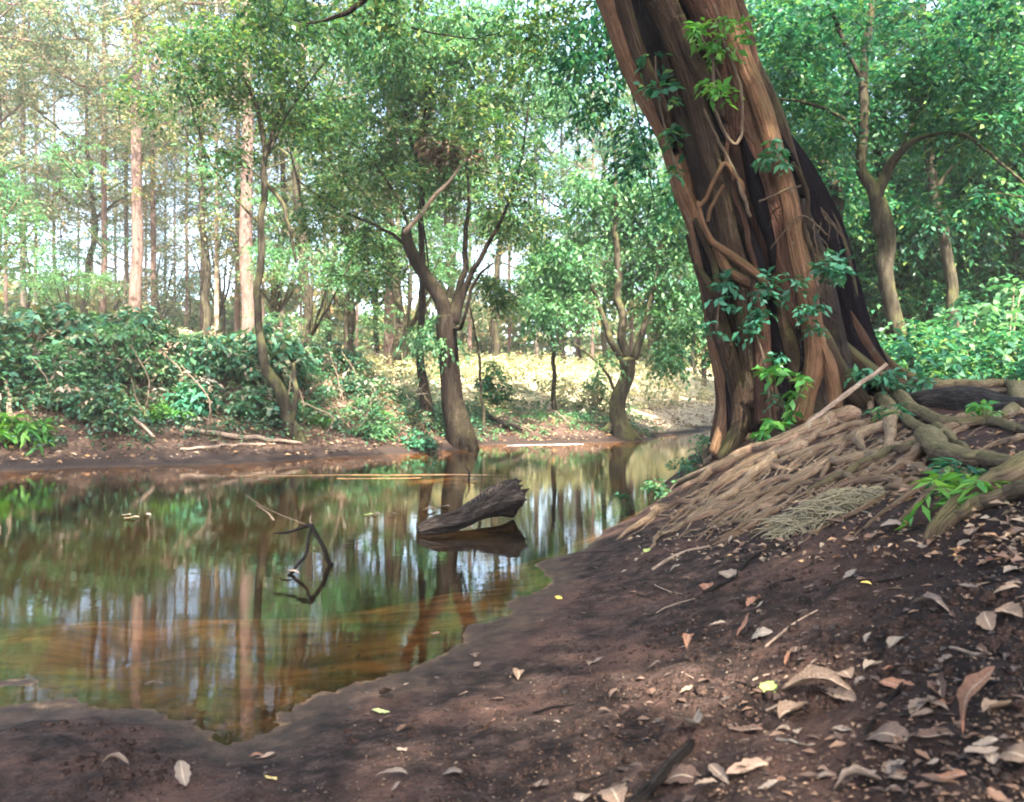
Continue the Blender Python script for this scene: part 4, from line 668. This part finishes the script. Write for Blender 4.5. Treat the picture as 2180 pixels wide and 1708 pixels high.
# fallen brush on the slope in the gap
rng = rnd(88)
for i_ in range(14):
    x0, y0 = rng.uniform(1020, 1260), rng.uniform(865, 920); L_ = rng.uniform(30, 80); a = rng.uniform(-.5, .7)
    P = G([x0, x0 + L_ * .5, x0 + L_], [y0, y0 + L_ * .5 * a, y0 + L_ * a]); P[:, 2] += [.03, .12, .05]
    if np.ptp(P[:, 1]) < 4: stick('dead_branch', P, [.018, .015, .008], 'dead', 'bare fallen branch on the brown slope right of the forked tree', 'branch', 'fallen branches on the brown slope', 6, 0, .8, i_)
# dead leaf clump in the fork high up
mb = MB(); C = at(935, 318, 15) + rng.normal(size=(26, 3)) * [.25, .15, .12]; sprays(mb, rng, C, .2, 5, 4, .16, .5)
m_dead = leaf_mat('leaf_dead', [(.05, .03, .02), (.12, .07, .045), (.2, .12, .07), (.1, .06, .05)], .1, (1, 1, 1)); b = at(935, 318, 15); o = mb.build('dead_leaf_clump', m_dead, None, b); o.location = tuple(b); tag(o, 'brown clump of dead leaves caught high in the forked tree', 'leaf clump')

# driftwood log in the river
o = thing('driftwood_log', 'rough dark driftwood log half out of the water, broken hollow end to the right', 'log', at(905, 1130, 5.5) * [1, 1, 0]); b = np.array(o.location)
mb = MB(); Pl = [at(892, 1132, 5.42), at(930, 1118, 5.5), at(975, 1103, 5.65), at(1020, 1086, 5.85), at(1058, 1068, 6.0), at(1088, 1056, 6.15)]
tube(mb, Pl, [.03, .065, .07, .08, .10, .125], 34, 110, .38, 5, .10, 9, .2, cap=-1.2, nl=6); mb.build('trunk', M['wet_wood'], o, b)
rng = rnd(9); end = Pl[-1]; ax = unit(Pl[-1] - Pl[-3])
for i_ in range(22):    # jagged splinters round the hollow end
    a = i_ / 22 * 2 * pi; u = unit(np.cross(ax, [0, 0, 1.])); v = np.cross(u, ax); c = end - ax * .05 + (u * math.cos(a) + v * math.sin(a)) * .10
    mb2 = MB(); ln = rng.uniform(.06, .16) * (1.3 if math.sin(a) > .2 else .7); tube(mb2, [c, c + ax * ln * .5, c + ax * ln + rng.normal(size=3) * .012], [.03, .022, .004], 6, 8, .2); mb2.build('splinter', M['wet_wood'], o, b)
mb = MB()
for i_ in range(40):
    s = rng.uniform(.45, .98); c = catmull(Pl, 50)[int(s * 49)] + [rng.uniform(-.05, .05), -.02, .09]; tube(mb, [c, c + [rng.uniform(-.04, .04), 0, .04], c + [rng.uniform(-.08, .08), rng.uniform(-.04, .04), rng.uniform(.03, .11)]], [.0015, .0012, .0007], 3, 5)
mb.build('root_hairs', M['dead'], o, b)
# twig standing in the water
o = thing('bent_twig', 'bent black twig arching out of the still water', 'twig', (-.95, 4.4, 0)); b = np.array(o.location)
mb = MB(); ap = at(664, 1117, 4.45)
tube(mb, [ap, at(682, 1152, 4.42), at(702, 1195, 4.41), at(706, 1203, 4.41) - [.0, 0, .02], at(690, 1250, 4.3) - [0, 0, .0]], [.014, .012, .013, .011, .008], 8, 30, .1, 0, 0, 1, .4)
tube(mb, [ap, at(657, 1150, 4.35), at(650, 1180, 4.25), at(630, 1208, 4.2), at(612, 1226, 4.15)], [.008, .008, .009, .009, .008], 8, 26, .1, 0, 0, 2, .4)
tube(mb, [ap, at(640, 1124, 4.45), at(610, 1134, 4.45), at(580, 1137, 4.45)], [.011, .010, .007, .003], 8, 26, .1, 0, 0, 3, .4); mb.build('stem', M['wet_wood'], o, b)
mb = MB(); tube(mb, [at(655, 1118, 4.45), at(600, 1098, 4.5), at(555, 1075, 4.55), at(520, 1052, 4.6)], [.002, .002, .0018, .001], 4, 20, 0, 0, 0, 1, 1.); tube(mb, [at(583, 1108, 4.5), at(570, 1092, 4.5), at(545, 1075, 4.5)], [.006, .004, .002], 5, 10)
tube(mb, [at(664, 1117, 4.45), at(660, 1108, 4.45), at(662, 1098, 4.45)], [.006, .005, .002], 5, 8); mb.build('side_shoot', M['dead'], o, b)
stick('twig', [at(1000, 1025, 9.0), at(998, 1008, 9.0), at(990, 988, 9.0)], [.012, .01, .004], 'wet_wood', 'small twig standing in the water beyond the driftwood log', 'twig')
# fibrous root clump at the foot of the mound
rng = rnd(55); c0 = G(1760, 1100)[0]; mb = MB()
for i_ in range(420):
    a = rng.uniform(0, 2 * pi); r_ = math.sqrt(rng.uniform(.0, 1)); c = c0 + [math.cos(a) * r_ * .24, math.sin(a) * r_ * .2, 0]; c[2] = float(H(c[0], c[1])[0]) + .075 * (1 - r_ ** 2) * rng.uniform(.1, 1); dv = rng.normal(size=3) * [.05, .04, .015]
    tube(mb, [c - dv, c + rng.normal(size=3) * .012 + [0, 0, .012], c + dv, c + dv * 1.4 - [0, 0, .02]], [.0026, .003, .0026, .001], 4, 8)
o = mb.build('root_mat', M['root_mat'], None, c0); o.location = tuple(c0); tag(o, 'tangled clump of fine pale rootlets at the foot of the big roots', 'root clump')
# ferns and small plants of the near bank
def small_plant(name, px, py, n, L, mat, label, cat, h=.15, r=.12, T=3, K=4, wr=.42, rad=.09):
    rng = rnd(int(px + py)); p = G(px, py)[0]; o = thing(name, label, cat, p); mb = MB(); a = rng.uniform(0, 6.28, n); s = r * np.sqrt(rng.uniform(0, 1, n)); C = np.stack([np.cos(a) * s, np.sin(a) * s, h * rng.uniform(.4, 1, n)], 1)
    for c in C: tube(mb, [(0, 0, -.02), (c[0] * .5, c[1] * .5, c[2] * .7), c], [.003, .0025, .0015], 4, 6)
    mb.build('stems', M['dead'], o); mb = MB(); sprays(mb, rng, C, rad, T, K, L, .5, wr); mb.build('leaves', M[mat], o); return o
small_plant('water_edge_plant', 1300, 1112, 12, .11, 'leaf_teal', 'leafy plant at the tip of the near bank, overhanging the water', 'plant', .26, .14)
small_plant('water_edge_plant', 1335, 1090, 8, .10, 'leaf_bright', 'bright green seedling beside the plant at the water edge', 'plant', .14, .07)
small_plant('water_edge_plant', 1420, 1052, 12, .06, 'leaf_soft', 'low scrambling plant on the rim left of the roots', 'plant', .12, .16)
small_plant('water_edge_plant', 1465, 1015, 12, .07, 'leaf_soft', 'loose pale plant on the rim nearest the fig', 'plant', .2, .16)
small_plant('water_edge_plant', 1500, 985, 14, .05, 'leaf_soft', 'mossy tuft against the left foot of the fig', 'plant', .26, .1)
small_plant('fern', 2040, 1085, 7, .085, 'leaf_bright', 'bright fern tucked under the mossy roots', 'fern', .1, .08, 3, 8, .24, .12)
small_plant('fern', 2075, 1030, 5, .07, 'leaf_emerald', 'second fern above the first, on the big mossy root', 'fern', .07, .07, 3, 8, .24, .11)
small_plant('grass_tuft', 1900, 905, 7, .12, 'leaf_emerald', 'sparse blades beside the propped pole', 'plant', .14, .1, 2, 3, .18)
small_plant('seedling', 2105, 905, 5, .06, 'leaf_bright', 'little seedling in the dark litter behind the roots', 'plant', .12, .05)

# ------------------------------------------------------------------ fallen leaves
def litter_mat(name, c, c2):
    m, t = newmat(name); k = NT(t); tc = k.n('ShaderNodeTexCoord'); oi = k.n('ShaderNodeObjectInfo'); g = k.n('ShaderNodeNewGeometry')
    n1 = k.noise(tc.outputs['Object'], 26, 4, .7); col = k.mix(k.sm(n1, .4, .66), c, c2); rv = k.math('ADD', oi.outputs['Random'], g.outputs['Random Per Island'])
    col = k.mix(k.math('MULTIPLY', k.sm(rv, .9, 1.6), .45), col, (.22, .19, .15)); 
    s = k.n('ShaderNodeSeparateXYZ'); k.put(s, 0, tc.outputs['UV']); rib = k.sm(k.math('ABSOLUTE', k.math('SUBTRACT', s.outputs[0], .5)), .05, .015)
    col = k.mix(k.math('MULTIPLY', rib, .5), col, (.42, .34, .24)); w = k.n('ShaderNodeTexWave'); k.put(w, 'Vector', tc.outputs['UV']); k.put(w, 'Scale', 5.); w.bands_direction = 'Y'
    k.out(k.pbr(col, .75, k.bump(k.math('ADD', w.outputs[1], n1), .25, .002), .12)); return m
LM = [litter_mat('leaf_tan', (.105, .07, .048), (.195, .138, .095)), litter_mat('leaf_rust', (.15, .07, .04), (.25, .13, .08)), litter_mat('leaf_grey', (.08, .06, .047), (.15, .118, .095)), litter_mat('leaf_brown', (.05, .03, .022), (.11, .07, .05)), litter_mat('leaf_fallen_green', (.2, .26, .07), (.32, .34, .1)), litter_mat('leaf_fallen_yellow', (.45, .33, .05), (.55, .42, .12))]
KN = ['pale tan', 'rusty red-brown', 'greyish', 'dark brown', 'greenish', 'yellow']
def leaf_mesh(seed, wr, curl, bend, twist):
    rng = rnd(seed); nu, nv = 15, 7; V = []; UV = []
    for a in range(nu):
        t = a / (nu - 1); w = wr * (math.sin(pi * t ** .85) ** .8 + .03) * (1 + .12 * math.sin(t * 23 + seed) * (t > .2)); cz = bend * (t - .5) ** 2 * -1 + .05 * math.sin(t * 6 + seed)
        for b in range(nv):
            s = b / (nv - 1) * 2 - 1; ang = curl * s + twist * (t - .5); y = math.sin(ang) / max(abs(curl), .3) * w if abs(curl) > .3 else s * w
            z = (1 - math.cos(ang)) / max(abs(curl), .3) * w * 1.4 + cz + rng.normal() * .008; V.append((t - .5, y, z)); UV.append((b / (nv - 1), t))
    i = np.arange(nu - 1)[:, None] * nv; j = np.arange(nv - 1)[None]; q = np.stack([i + j, i + nv + j, i + nv + j + 1, i + j + 1], -1).reshape(-1, 4)
    V = np.array(V); V[:, 2] -= V[:, 2].min(); mb = MB(); mb.add(V, q, uv=np.array(UV)); return mb
SH = [(1, .22, .3, .1, .2), (2, .2, .9, .35, .5), (3, .3, .5, .2, -.4), (4, .16, 1.3, .7, .5), (5, .33, .25, .15, .2), (6, .25, -.6, -.4, .7), (7, .28, 1.1, .3, -1.0), (8, .14, .4, 1.0, .5)]
meshes = {}
def leaf_obj(name, shp, mt):
    if (shp, mt) not in meshes:
        o = leaf_mesh(*SH[shp]).build(name, LM[mt]); meshes[(shp, mt)] = o.data; return o
    o = bpy.data.objects.new(name, meshes[(shp, mt)]); COL.objects.link(o); return o
def normal(x, y, e=.03): return unit(np.array([float(H(x - e, y)[0] - H(x + e, y)[0]), float(H(x, y - e)[0] - H(x, y + e)[0]), 2 * e]))
from mathutils import Vector, Matrix
def put_leaf(px, py, size_px, ang, shp, mt, label, group=None, lean=0, z=0, p=None):
    p = G(px, py)[0] if p is None else p; o = leaf_obj('fallen_leaf', shp, mt); s = size_px / F * p[1]; nrm = Vector(normal(p[0], p[1])) if z == 0 else Vector((0, 0, 1))
    q = nrm.to_track_quat('Z', 'Y').to_matrix() @ Matrix.Rotation(ang, 3, 'Z') @ Matrix.Rotation(lean, 3, 'Y')
    o.rotation_euler = q.to_euler(); o.location = (p[0], p[1], p[2] + (.002 if z == 0 else z)); 
    if lean: o.location.z += abs(math.sin(lean)) * s * .52
    o.scale = (s, s, s); tag(o, label, 'leaf', group); return o
# the leaves that stand out
for a in [(2085, 1565, 165, 1.5, 4, 1, 'largest red-brown leaf standing on its tip at the right edge', -.95), (1590, 1642, 95, .75, 1, 1, 'long rusty leaf with ragged edges near the bottom edge'), (1910, 1462, 80, .6, 0, 1, 'smooth tan-red leaf above the black soil'), (1585, 1352, 58, 1.9, 0, 1, 'upright rust-red leaf in the middle of the mud', -.6),
          (1622, 1355, 52, .9, 4, 2, 'broad grey leaf right beside the upright rust-red one'), (1740, 1478, 150, .25, 3, 0, 'longest pale leaf, twisted, with a green tip'), (1800, 1440, 62, .5, 4, 0, 'pale rounded leaf at the end of the longest pale leaf'), (1830, 1455, 46, -.5, 0, 2, 'small grey-green leaf under the pale rounded leaf'), (1860, 1420, 44, 1.5, 6, 0, 'curled crescent leaf right of the pale rounded leaf'),
          (1480, 1565, 90, .3, 6, 0, 'large curled leaf leaning over the end of the thick stick', -.4), (1270, 1432, 46, 1.5, 4, 0, 'pale folded leaf standing on the sunlit mud', -.7), (1105, 1440, 70, .35, 1, 0, 'rolled tan leaf on the sunlit mud'), (1016, 1418, 34, .1, 0, 0, 'small pale yellow leaf close to the shoreline'), (810, 1518, 42, 0, 0, 4, 'single light green leaf near the water'),
          (575, 1660, 38, .15, 0, 5, 'yellow leaf near the bottom left'), (1190, 1275, 28, .1, 0, 5, 'yellow leaf by the curve of the shoreline'), (1378, 1175, 34, 0, 0, 4, 'pale green leaf by the foot of the roots'), (1640, 1470, 70, .2, 0, 4, 'green leaf lying against the longest pale leaf'), (1555, 1228, 60, .1, 5, 0, 'arched tan leaf in the upper middle of the mud'), (1810, 1228, 60, -.5, 0, 2, 'grey pointed leaf next to a small yellow one'),
          (1843, 1245, 26, .1, 7, 5, 'small bright yellow leaf'), (1980, 1300, 90, .1, 3, 2, 'grey curled leaf right of centre'), (1830, 1680, 110, -1.0, 3, 2, 'long grey leaf sliding into the black soil at the bottom edge'), (1905, 1662, 50, 1.4, 4, 0, 'cream leaf in the black soil at the bottom edge'), (1310, 1700, 90, .2, 4, 0, 'broad pale leaf cut by the bottom edge'), (1605, 1285, 46, -1., 6, 1, 'twisted brown leaf on the twig'),
          (1510, 1255, 58, .1, 5, 1, 'curved red leaf in the upper mud'), (1470, 1372, 90, -.1, 7, 1, 'narrow red leaf on the sunlit mud'), (2150, 1310, 90, .1, 2, 0, 'large pale brown leaf at the right edge'), (2060, 1255, 60, .1, 1, 2, 'small grey leaf above the large one at the right edge'), (1990, 1570, 80, .6, 1, 3, 'dark crumpled leaf in the black soil'), (1960, 1510, 70, -.8, 6, 2, 'grey purple curled leaf beside the standing leaf'),
          (830, 1660, 80, -.9, 7, 2, 'long greyish leaf pointing down at the bottom edge'), (965, 1650, 48, .3, 4, 2, 'round greyish leaf near the bottom edge'), (245, 1630, 60, 0, 3, 3, 'dark curled leaf on the left mud bank'), (545, 1612, 30, .2, 4, 1, 'pinkish leaf on the left mud'), (1690, 1530, 70, .9, 6, 0, 'folded tan leaf on the shaded mud', -.4), (1700, 1560, 32, .3, 4, 0, 'small round ochre leaf'), (860, 1555, 40, .1, 6, 3, 'dark brown curled leaf near the shoreline'), (1320, 1530, 40, .3, 3, 3, 'dark brown leaf with a pale edge')]:
    put_leaf(*a[:6], a[6], None, a[7] if len(a) > 7 else 0)
rng = rnd(404); n_ = 0
while n_ < 125:
    py = 1110 + 598 * rng.uniform(0, 1) ** 1.15; px = rng.uniform(300, 2180)
    line = np.interp(px, [0, 400, 800, 1000, 1180, 1300, 1400, 1600, 2180], [1560, 1600, 1470, 1370, 1250, 1160, 1120, 1110, 1120])
    if py < line or rng.random() > .15 + .85 * (px / 2180) ** 1.3: continue
    p = G(px, py)[0]; sz = np.clip(rng.lognormal(math.log(.036), .5), .012, .085) * F / p[1]; mt = int(rng.choice([0, 0, 1, 2, 3, 3, 3, 3])); lean = float(rng.choice([0, 0, 0, 0, 0, -.35, .35]))
    row = 'close to the camera' if py > 1450 else ('across the middle of the mud' if py > 1250 else 'scattered below the roots')
    put_leaf(px, py, sz, rng.uniform(0, 6.28), int(rng.choice([0, 0, 1, 2, 4, 4, 5, 6, 7])), mt, f'{KN[mt]} dead leaf lying {row}', f'{KN[mt]} dead leaves {row}', lean, 0, p); n_ += 1
# leaves afloat
for a in [(278, 1105, 36, .1, 0, 0, 'tan leaf afloat on the far left water'), (268, 1098, 22, 0, 0, 2, 'grey leaf afloat just beyond the tan one'), (312, 1098, 20, 0, 4, 2, 'small grey leaf afloat right of the tan one'), (782, 1098, 26, .2, 0, 4, 'green leaf afloat between the twig and the log'), (800, 1096, 22, -.2, 4, 2, 'pale leaf afloat touching the green one'), (835, 1097, 20, 0, 7, 2, 'thin grey leaf afloat left of the log'),
          (915, 1088, 34, .2, 4, 0, 'tan leaf stranded behind the log'), (945, 1080, 28, -.2, 0, 2, 'pale leaf stranded on top of the log'), (615, 1225, 44, .1, 7, 0, 'pale strip of leaf afloat at the foot of the bent twig'), (1002, 1025, 36, 0, 0, 2, 'grey leaf afloat at the little twig'), (925, 1352, 24, .1, 0, 1, 'reddish leaf under the shallow water')]:
    d = F * HC / (a[1] - CY); p = at(a[0], a[1], d); o = put_leaf(*a[:6], a[6], 'leaves on the water', 0, .004, p)
# fine litter: crumbs of leaf beyond counting
def litter(name, P, size, mt, label, lift=.01):
    r = rnd(len(P)); a = r.uniform(0, 6.28, len(P)); D = unit(np.stack([np.cos(a), np.sin(a), r.normal(size=len(P)) * .3], 1)); N = unit(np.array([0, 0, 1.]) + r.normal(size=(len(P), 3)) * .5); L = size * r.uniform(.4, 1.4, len(P)); mb = MB()
    leaves(mb, P + [0, 0, lift], D, N, L, L * .5, .3); return tag(mb.build(name, mt, None, None, False), label, 'leaf litter', kind='stuff')
m_lit = leaf_mat('litter_mix', [(.05, .032, .025), (.11, .07, .05), (.17, .115, .08), (.25, .2, .15), (.3, .18, .09), (.09, .05, .04)], .08, (1, 1, 1), .6)
n = 1900; q = np.stack([rng.uniform(1330, 2300, n), rng.uniform(840, 1200, n)], 1); q = q[q[:, 1] > np.interp(q[:, 0], [1300, 1530, 1700, 1900, 2300], [1130, 985, 880, 840, 830])]; P = G(q[:, 0], q[:, 1]); litter('leaf_litter', P[P[:, 2] > .04], .032, m_lit, 'small dead leaves strewn among the fig roots')
n = 9000; x = rng.uniform(-10, 8, n); y = far_edge(x) + rng.uniform(.25, 6, n) ** 1.0; P = np.column_stack([x, y, H(x, y)]); litter('far_bank_litter', P[P[:, 2] > .04], .09, m_lit, 'dead leaves covering the far bank')
n = 9000; q = np.stack([rng.uniform(200, 2200, n), rng.uniform(1120, 1740, n)], 1); P = G(q[:, 0], q[:, 1]); P = P[(P[:, 2] > .03) & (rng.random(n) < .15 + .85 * q[:, 0] / 2200)]
m_cr = leaf_mat('crumb_mix', [(.02, .014, .011), (.05, .035, .026), (.13, .09, .065), (.03, .02, .016)], .05, (1, 1, 1), .7); litter('soil_crumbs', P, .009, m_cr, 'crumbs of leaf and soil on the mud', .003)

def clods(name, P, size, mat, label, cat):
    r = rnd(len(P)); n = len(P); th_ = np.linspace(0, 2 * pi, 6, endpoint=False); R_ = size * r.lognormal(0, .5, n); R_ = np.minimum(R_, size * 3)[:, None, None]
    ring = lambda rad, h: P[:, None] + np.stack([np.cos(th_) * rad * np.ones((n, 1)), np.sin(th_) * rad * np.ones((n, 1)), np.full((n, 6), h)], -1) * R_ * r.uniform(.7, 1.25, (n, 6, 1))
    V = np.concatenate([ring(1., -.4), ring(.95, .25), ring(.5, .6), (P + [0, 0, 1.] * R_[:, 0] * .68)[:, None]], 1); j = np.arange(6); j2 = (j + 1) % 6; o_ = (np.arange(n) * 19)[:, None, None]
    q = np.concatenate([np.stack([j + a, j2 + a, j2 + a + 6, j + a + 6], -1) for a in (0, 6)])[None] + o_; t = np.stack([j + 12, j2 + 12, j * 0 + 18], -1)[None] + o_
    mb = MB(); mb.add(V.reshape(-1, 3), q.reshape(-1, 4), t.reshape(-1, 3)); return tag(mb.build(name, mat), label, cat, kind='stuff')
rng = rnd(505); n = 9000; q = np.stack([rng.uniform(-20, 2200, n), 1120 + 620 * rng.uniform(0, 1, n) ** 1.1], 1); P = G(q[:, 0], q[:, 1]); w_ = fbm(P * 2.3, 8, 2) + .25 * q[:, 0] / 2200; P = P[(P[:, 2] > .035) & (w_ > .5 + .2 * rng.random(n))]
M['clod'] = bark_mat('mud_clod', (.025, .016, .013), (.055, .035, .027), (.11, .07, .052), (60, 60, 60), .8)
clods('mud_crumbs', P, .0055, M['clod'], 'small clods and crumbs of dark mud on the near bank', 'mud')
n = 950; q = np.stack([2200 - 1500 * rng.uniform(0, 1, n) ** 1.5, rng.uniform(1180, 1740, n)], 1); P = G(q[:, 0], q[:, 1]); P = P[fbm(P * 1.7, 18, 2) > .42]
m_mat = leaf_mat('matted_leaf', [(.015, .01, .008), (.03, .02, .015), (.06, .037, .027), (.12, .075, .05)], .03, (1, 1, 1), .6); r_ = rnd(6); a = r_.uniform(0, 6.28, len(P)); D = unit(np.stack([np.cos(a), np.sin(a), r_.normal(size=len(P)) * .12], 1)); N = unit(np.array([0, 0, 1.]) + r_.normal(size=(len(P), 3)) * .22); L = .024 * r_.uniform(.4, 1.5, len(P)); mb = MB(); leaves(mb, P + [0, 0, .002], D, N, L, L * .5, .1); tag(mb.build('matted_leaves', m_mat, None, None, False), 'rotting dark leaves pressed into the mud', 'leaf litter', kind='stuff')
for i_ in range(26):
    x0, y0 = rng.uniform(900, 2160), rng.uniform(1180, 1690); L_ = rng.uniform(25, 90); a = rng.uniform(-.5, .5); P = G([x0, x0 + L_ * .5, x0 + L_], [y0, y0 - L_ * .5 * a + rng.uniform(-4, 4), y0 - L_ * a])
    if P[:, 2].min() > .04: P[:, 2] += .003; stick('small_twig', P, np.array([.003, .0026, .0015]) * rng.uniform(.6, 1.3), ['wet_wood', 'dead'][i_ % 2], ['dark little twig lying on the near mud', 'pale little twig lying on the near mud'][i_ % 2], 'twig', ['dark twigs on the near mud', 'pale twigs on the near mud'][i_ % 2], 6, 0, .6, i_)
for i_ in range(16):
    x = rng.uniform(-8.4, -2.2); y = far_edge(x) + rng.uniform(1.2, 3.2); z = float(H(x, y)[0]); h_ = rng.uniform(.5, 1.1)
    stick('dry_stem', [(x, y, z), (x + rng.uniform(-.15, .15), y - .1, z + h_ * .5), (x + rng.uniform(-.4, .4), y - .3, z + h_)], [.016, .012, .006], 'dead', 'dry pale stem standing among the shrubs of the far bank', 'stem', 'dry stems on the far bank', 6, 0, .6, i_)
n = 110; x = rng.uniform(-8.5, -1.5, n); y = far_edge(x) + rng.uniform(1.2, 4, n); cover('dry_leaves', np.stack([x, y], 1), .13, 'dry', 'dry pale leaves hanging in the shrubs of the far bank', 'leaves', 3, .2, .8)

# ------------------------------------------------------------------ haze
if HAZE:
    m, t = newmat('haze'); k = NT(t); v = k.n('ShaderNodeVolumePrincipled'); k.put(v, 'Color', (.96, .93, .88)); k.put(v, 'Density', HAZE); k.put(v, 'Anisotropy', .2)
    x_ = k.n('ShaderNodeOutputMaterial'); t.links.new(v.outputs[0], x_.inputs[1])
    lo, hi = (-160, -160, -3), (160, 160, 30); V = [(x, y, z) for x in (lo[0], hi[0]) for y in (lo[1], hi[1]) for z in (lo[2], hi[2])]
    mb = MB(); mb.add(V, [(0, 1, 3, 2), (4, 6, 7, 5), (0, 4, 5, 1), (2, 3, 7, 6), (0, 2, 6, 4), (1, 5, 7, 3)]); tag(mb.build('haze', m, smooth=False), 'thin pale haze in the woodland air', 'haze', kind='stuff')
print('verts', sum(len(o.data.vertices) for o in bpy.data.objects if o.type == 'MESH'), 'objects', len(bpy.data.objects))
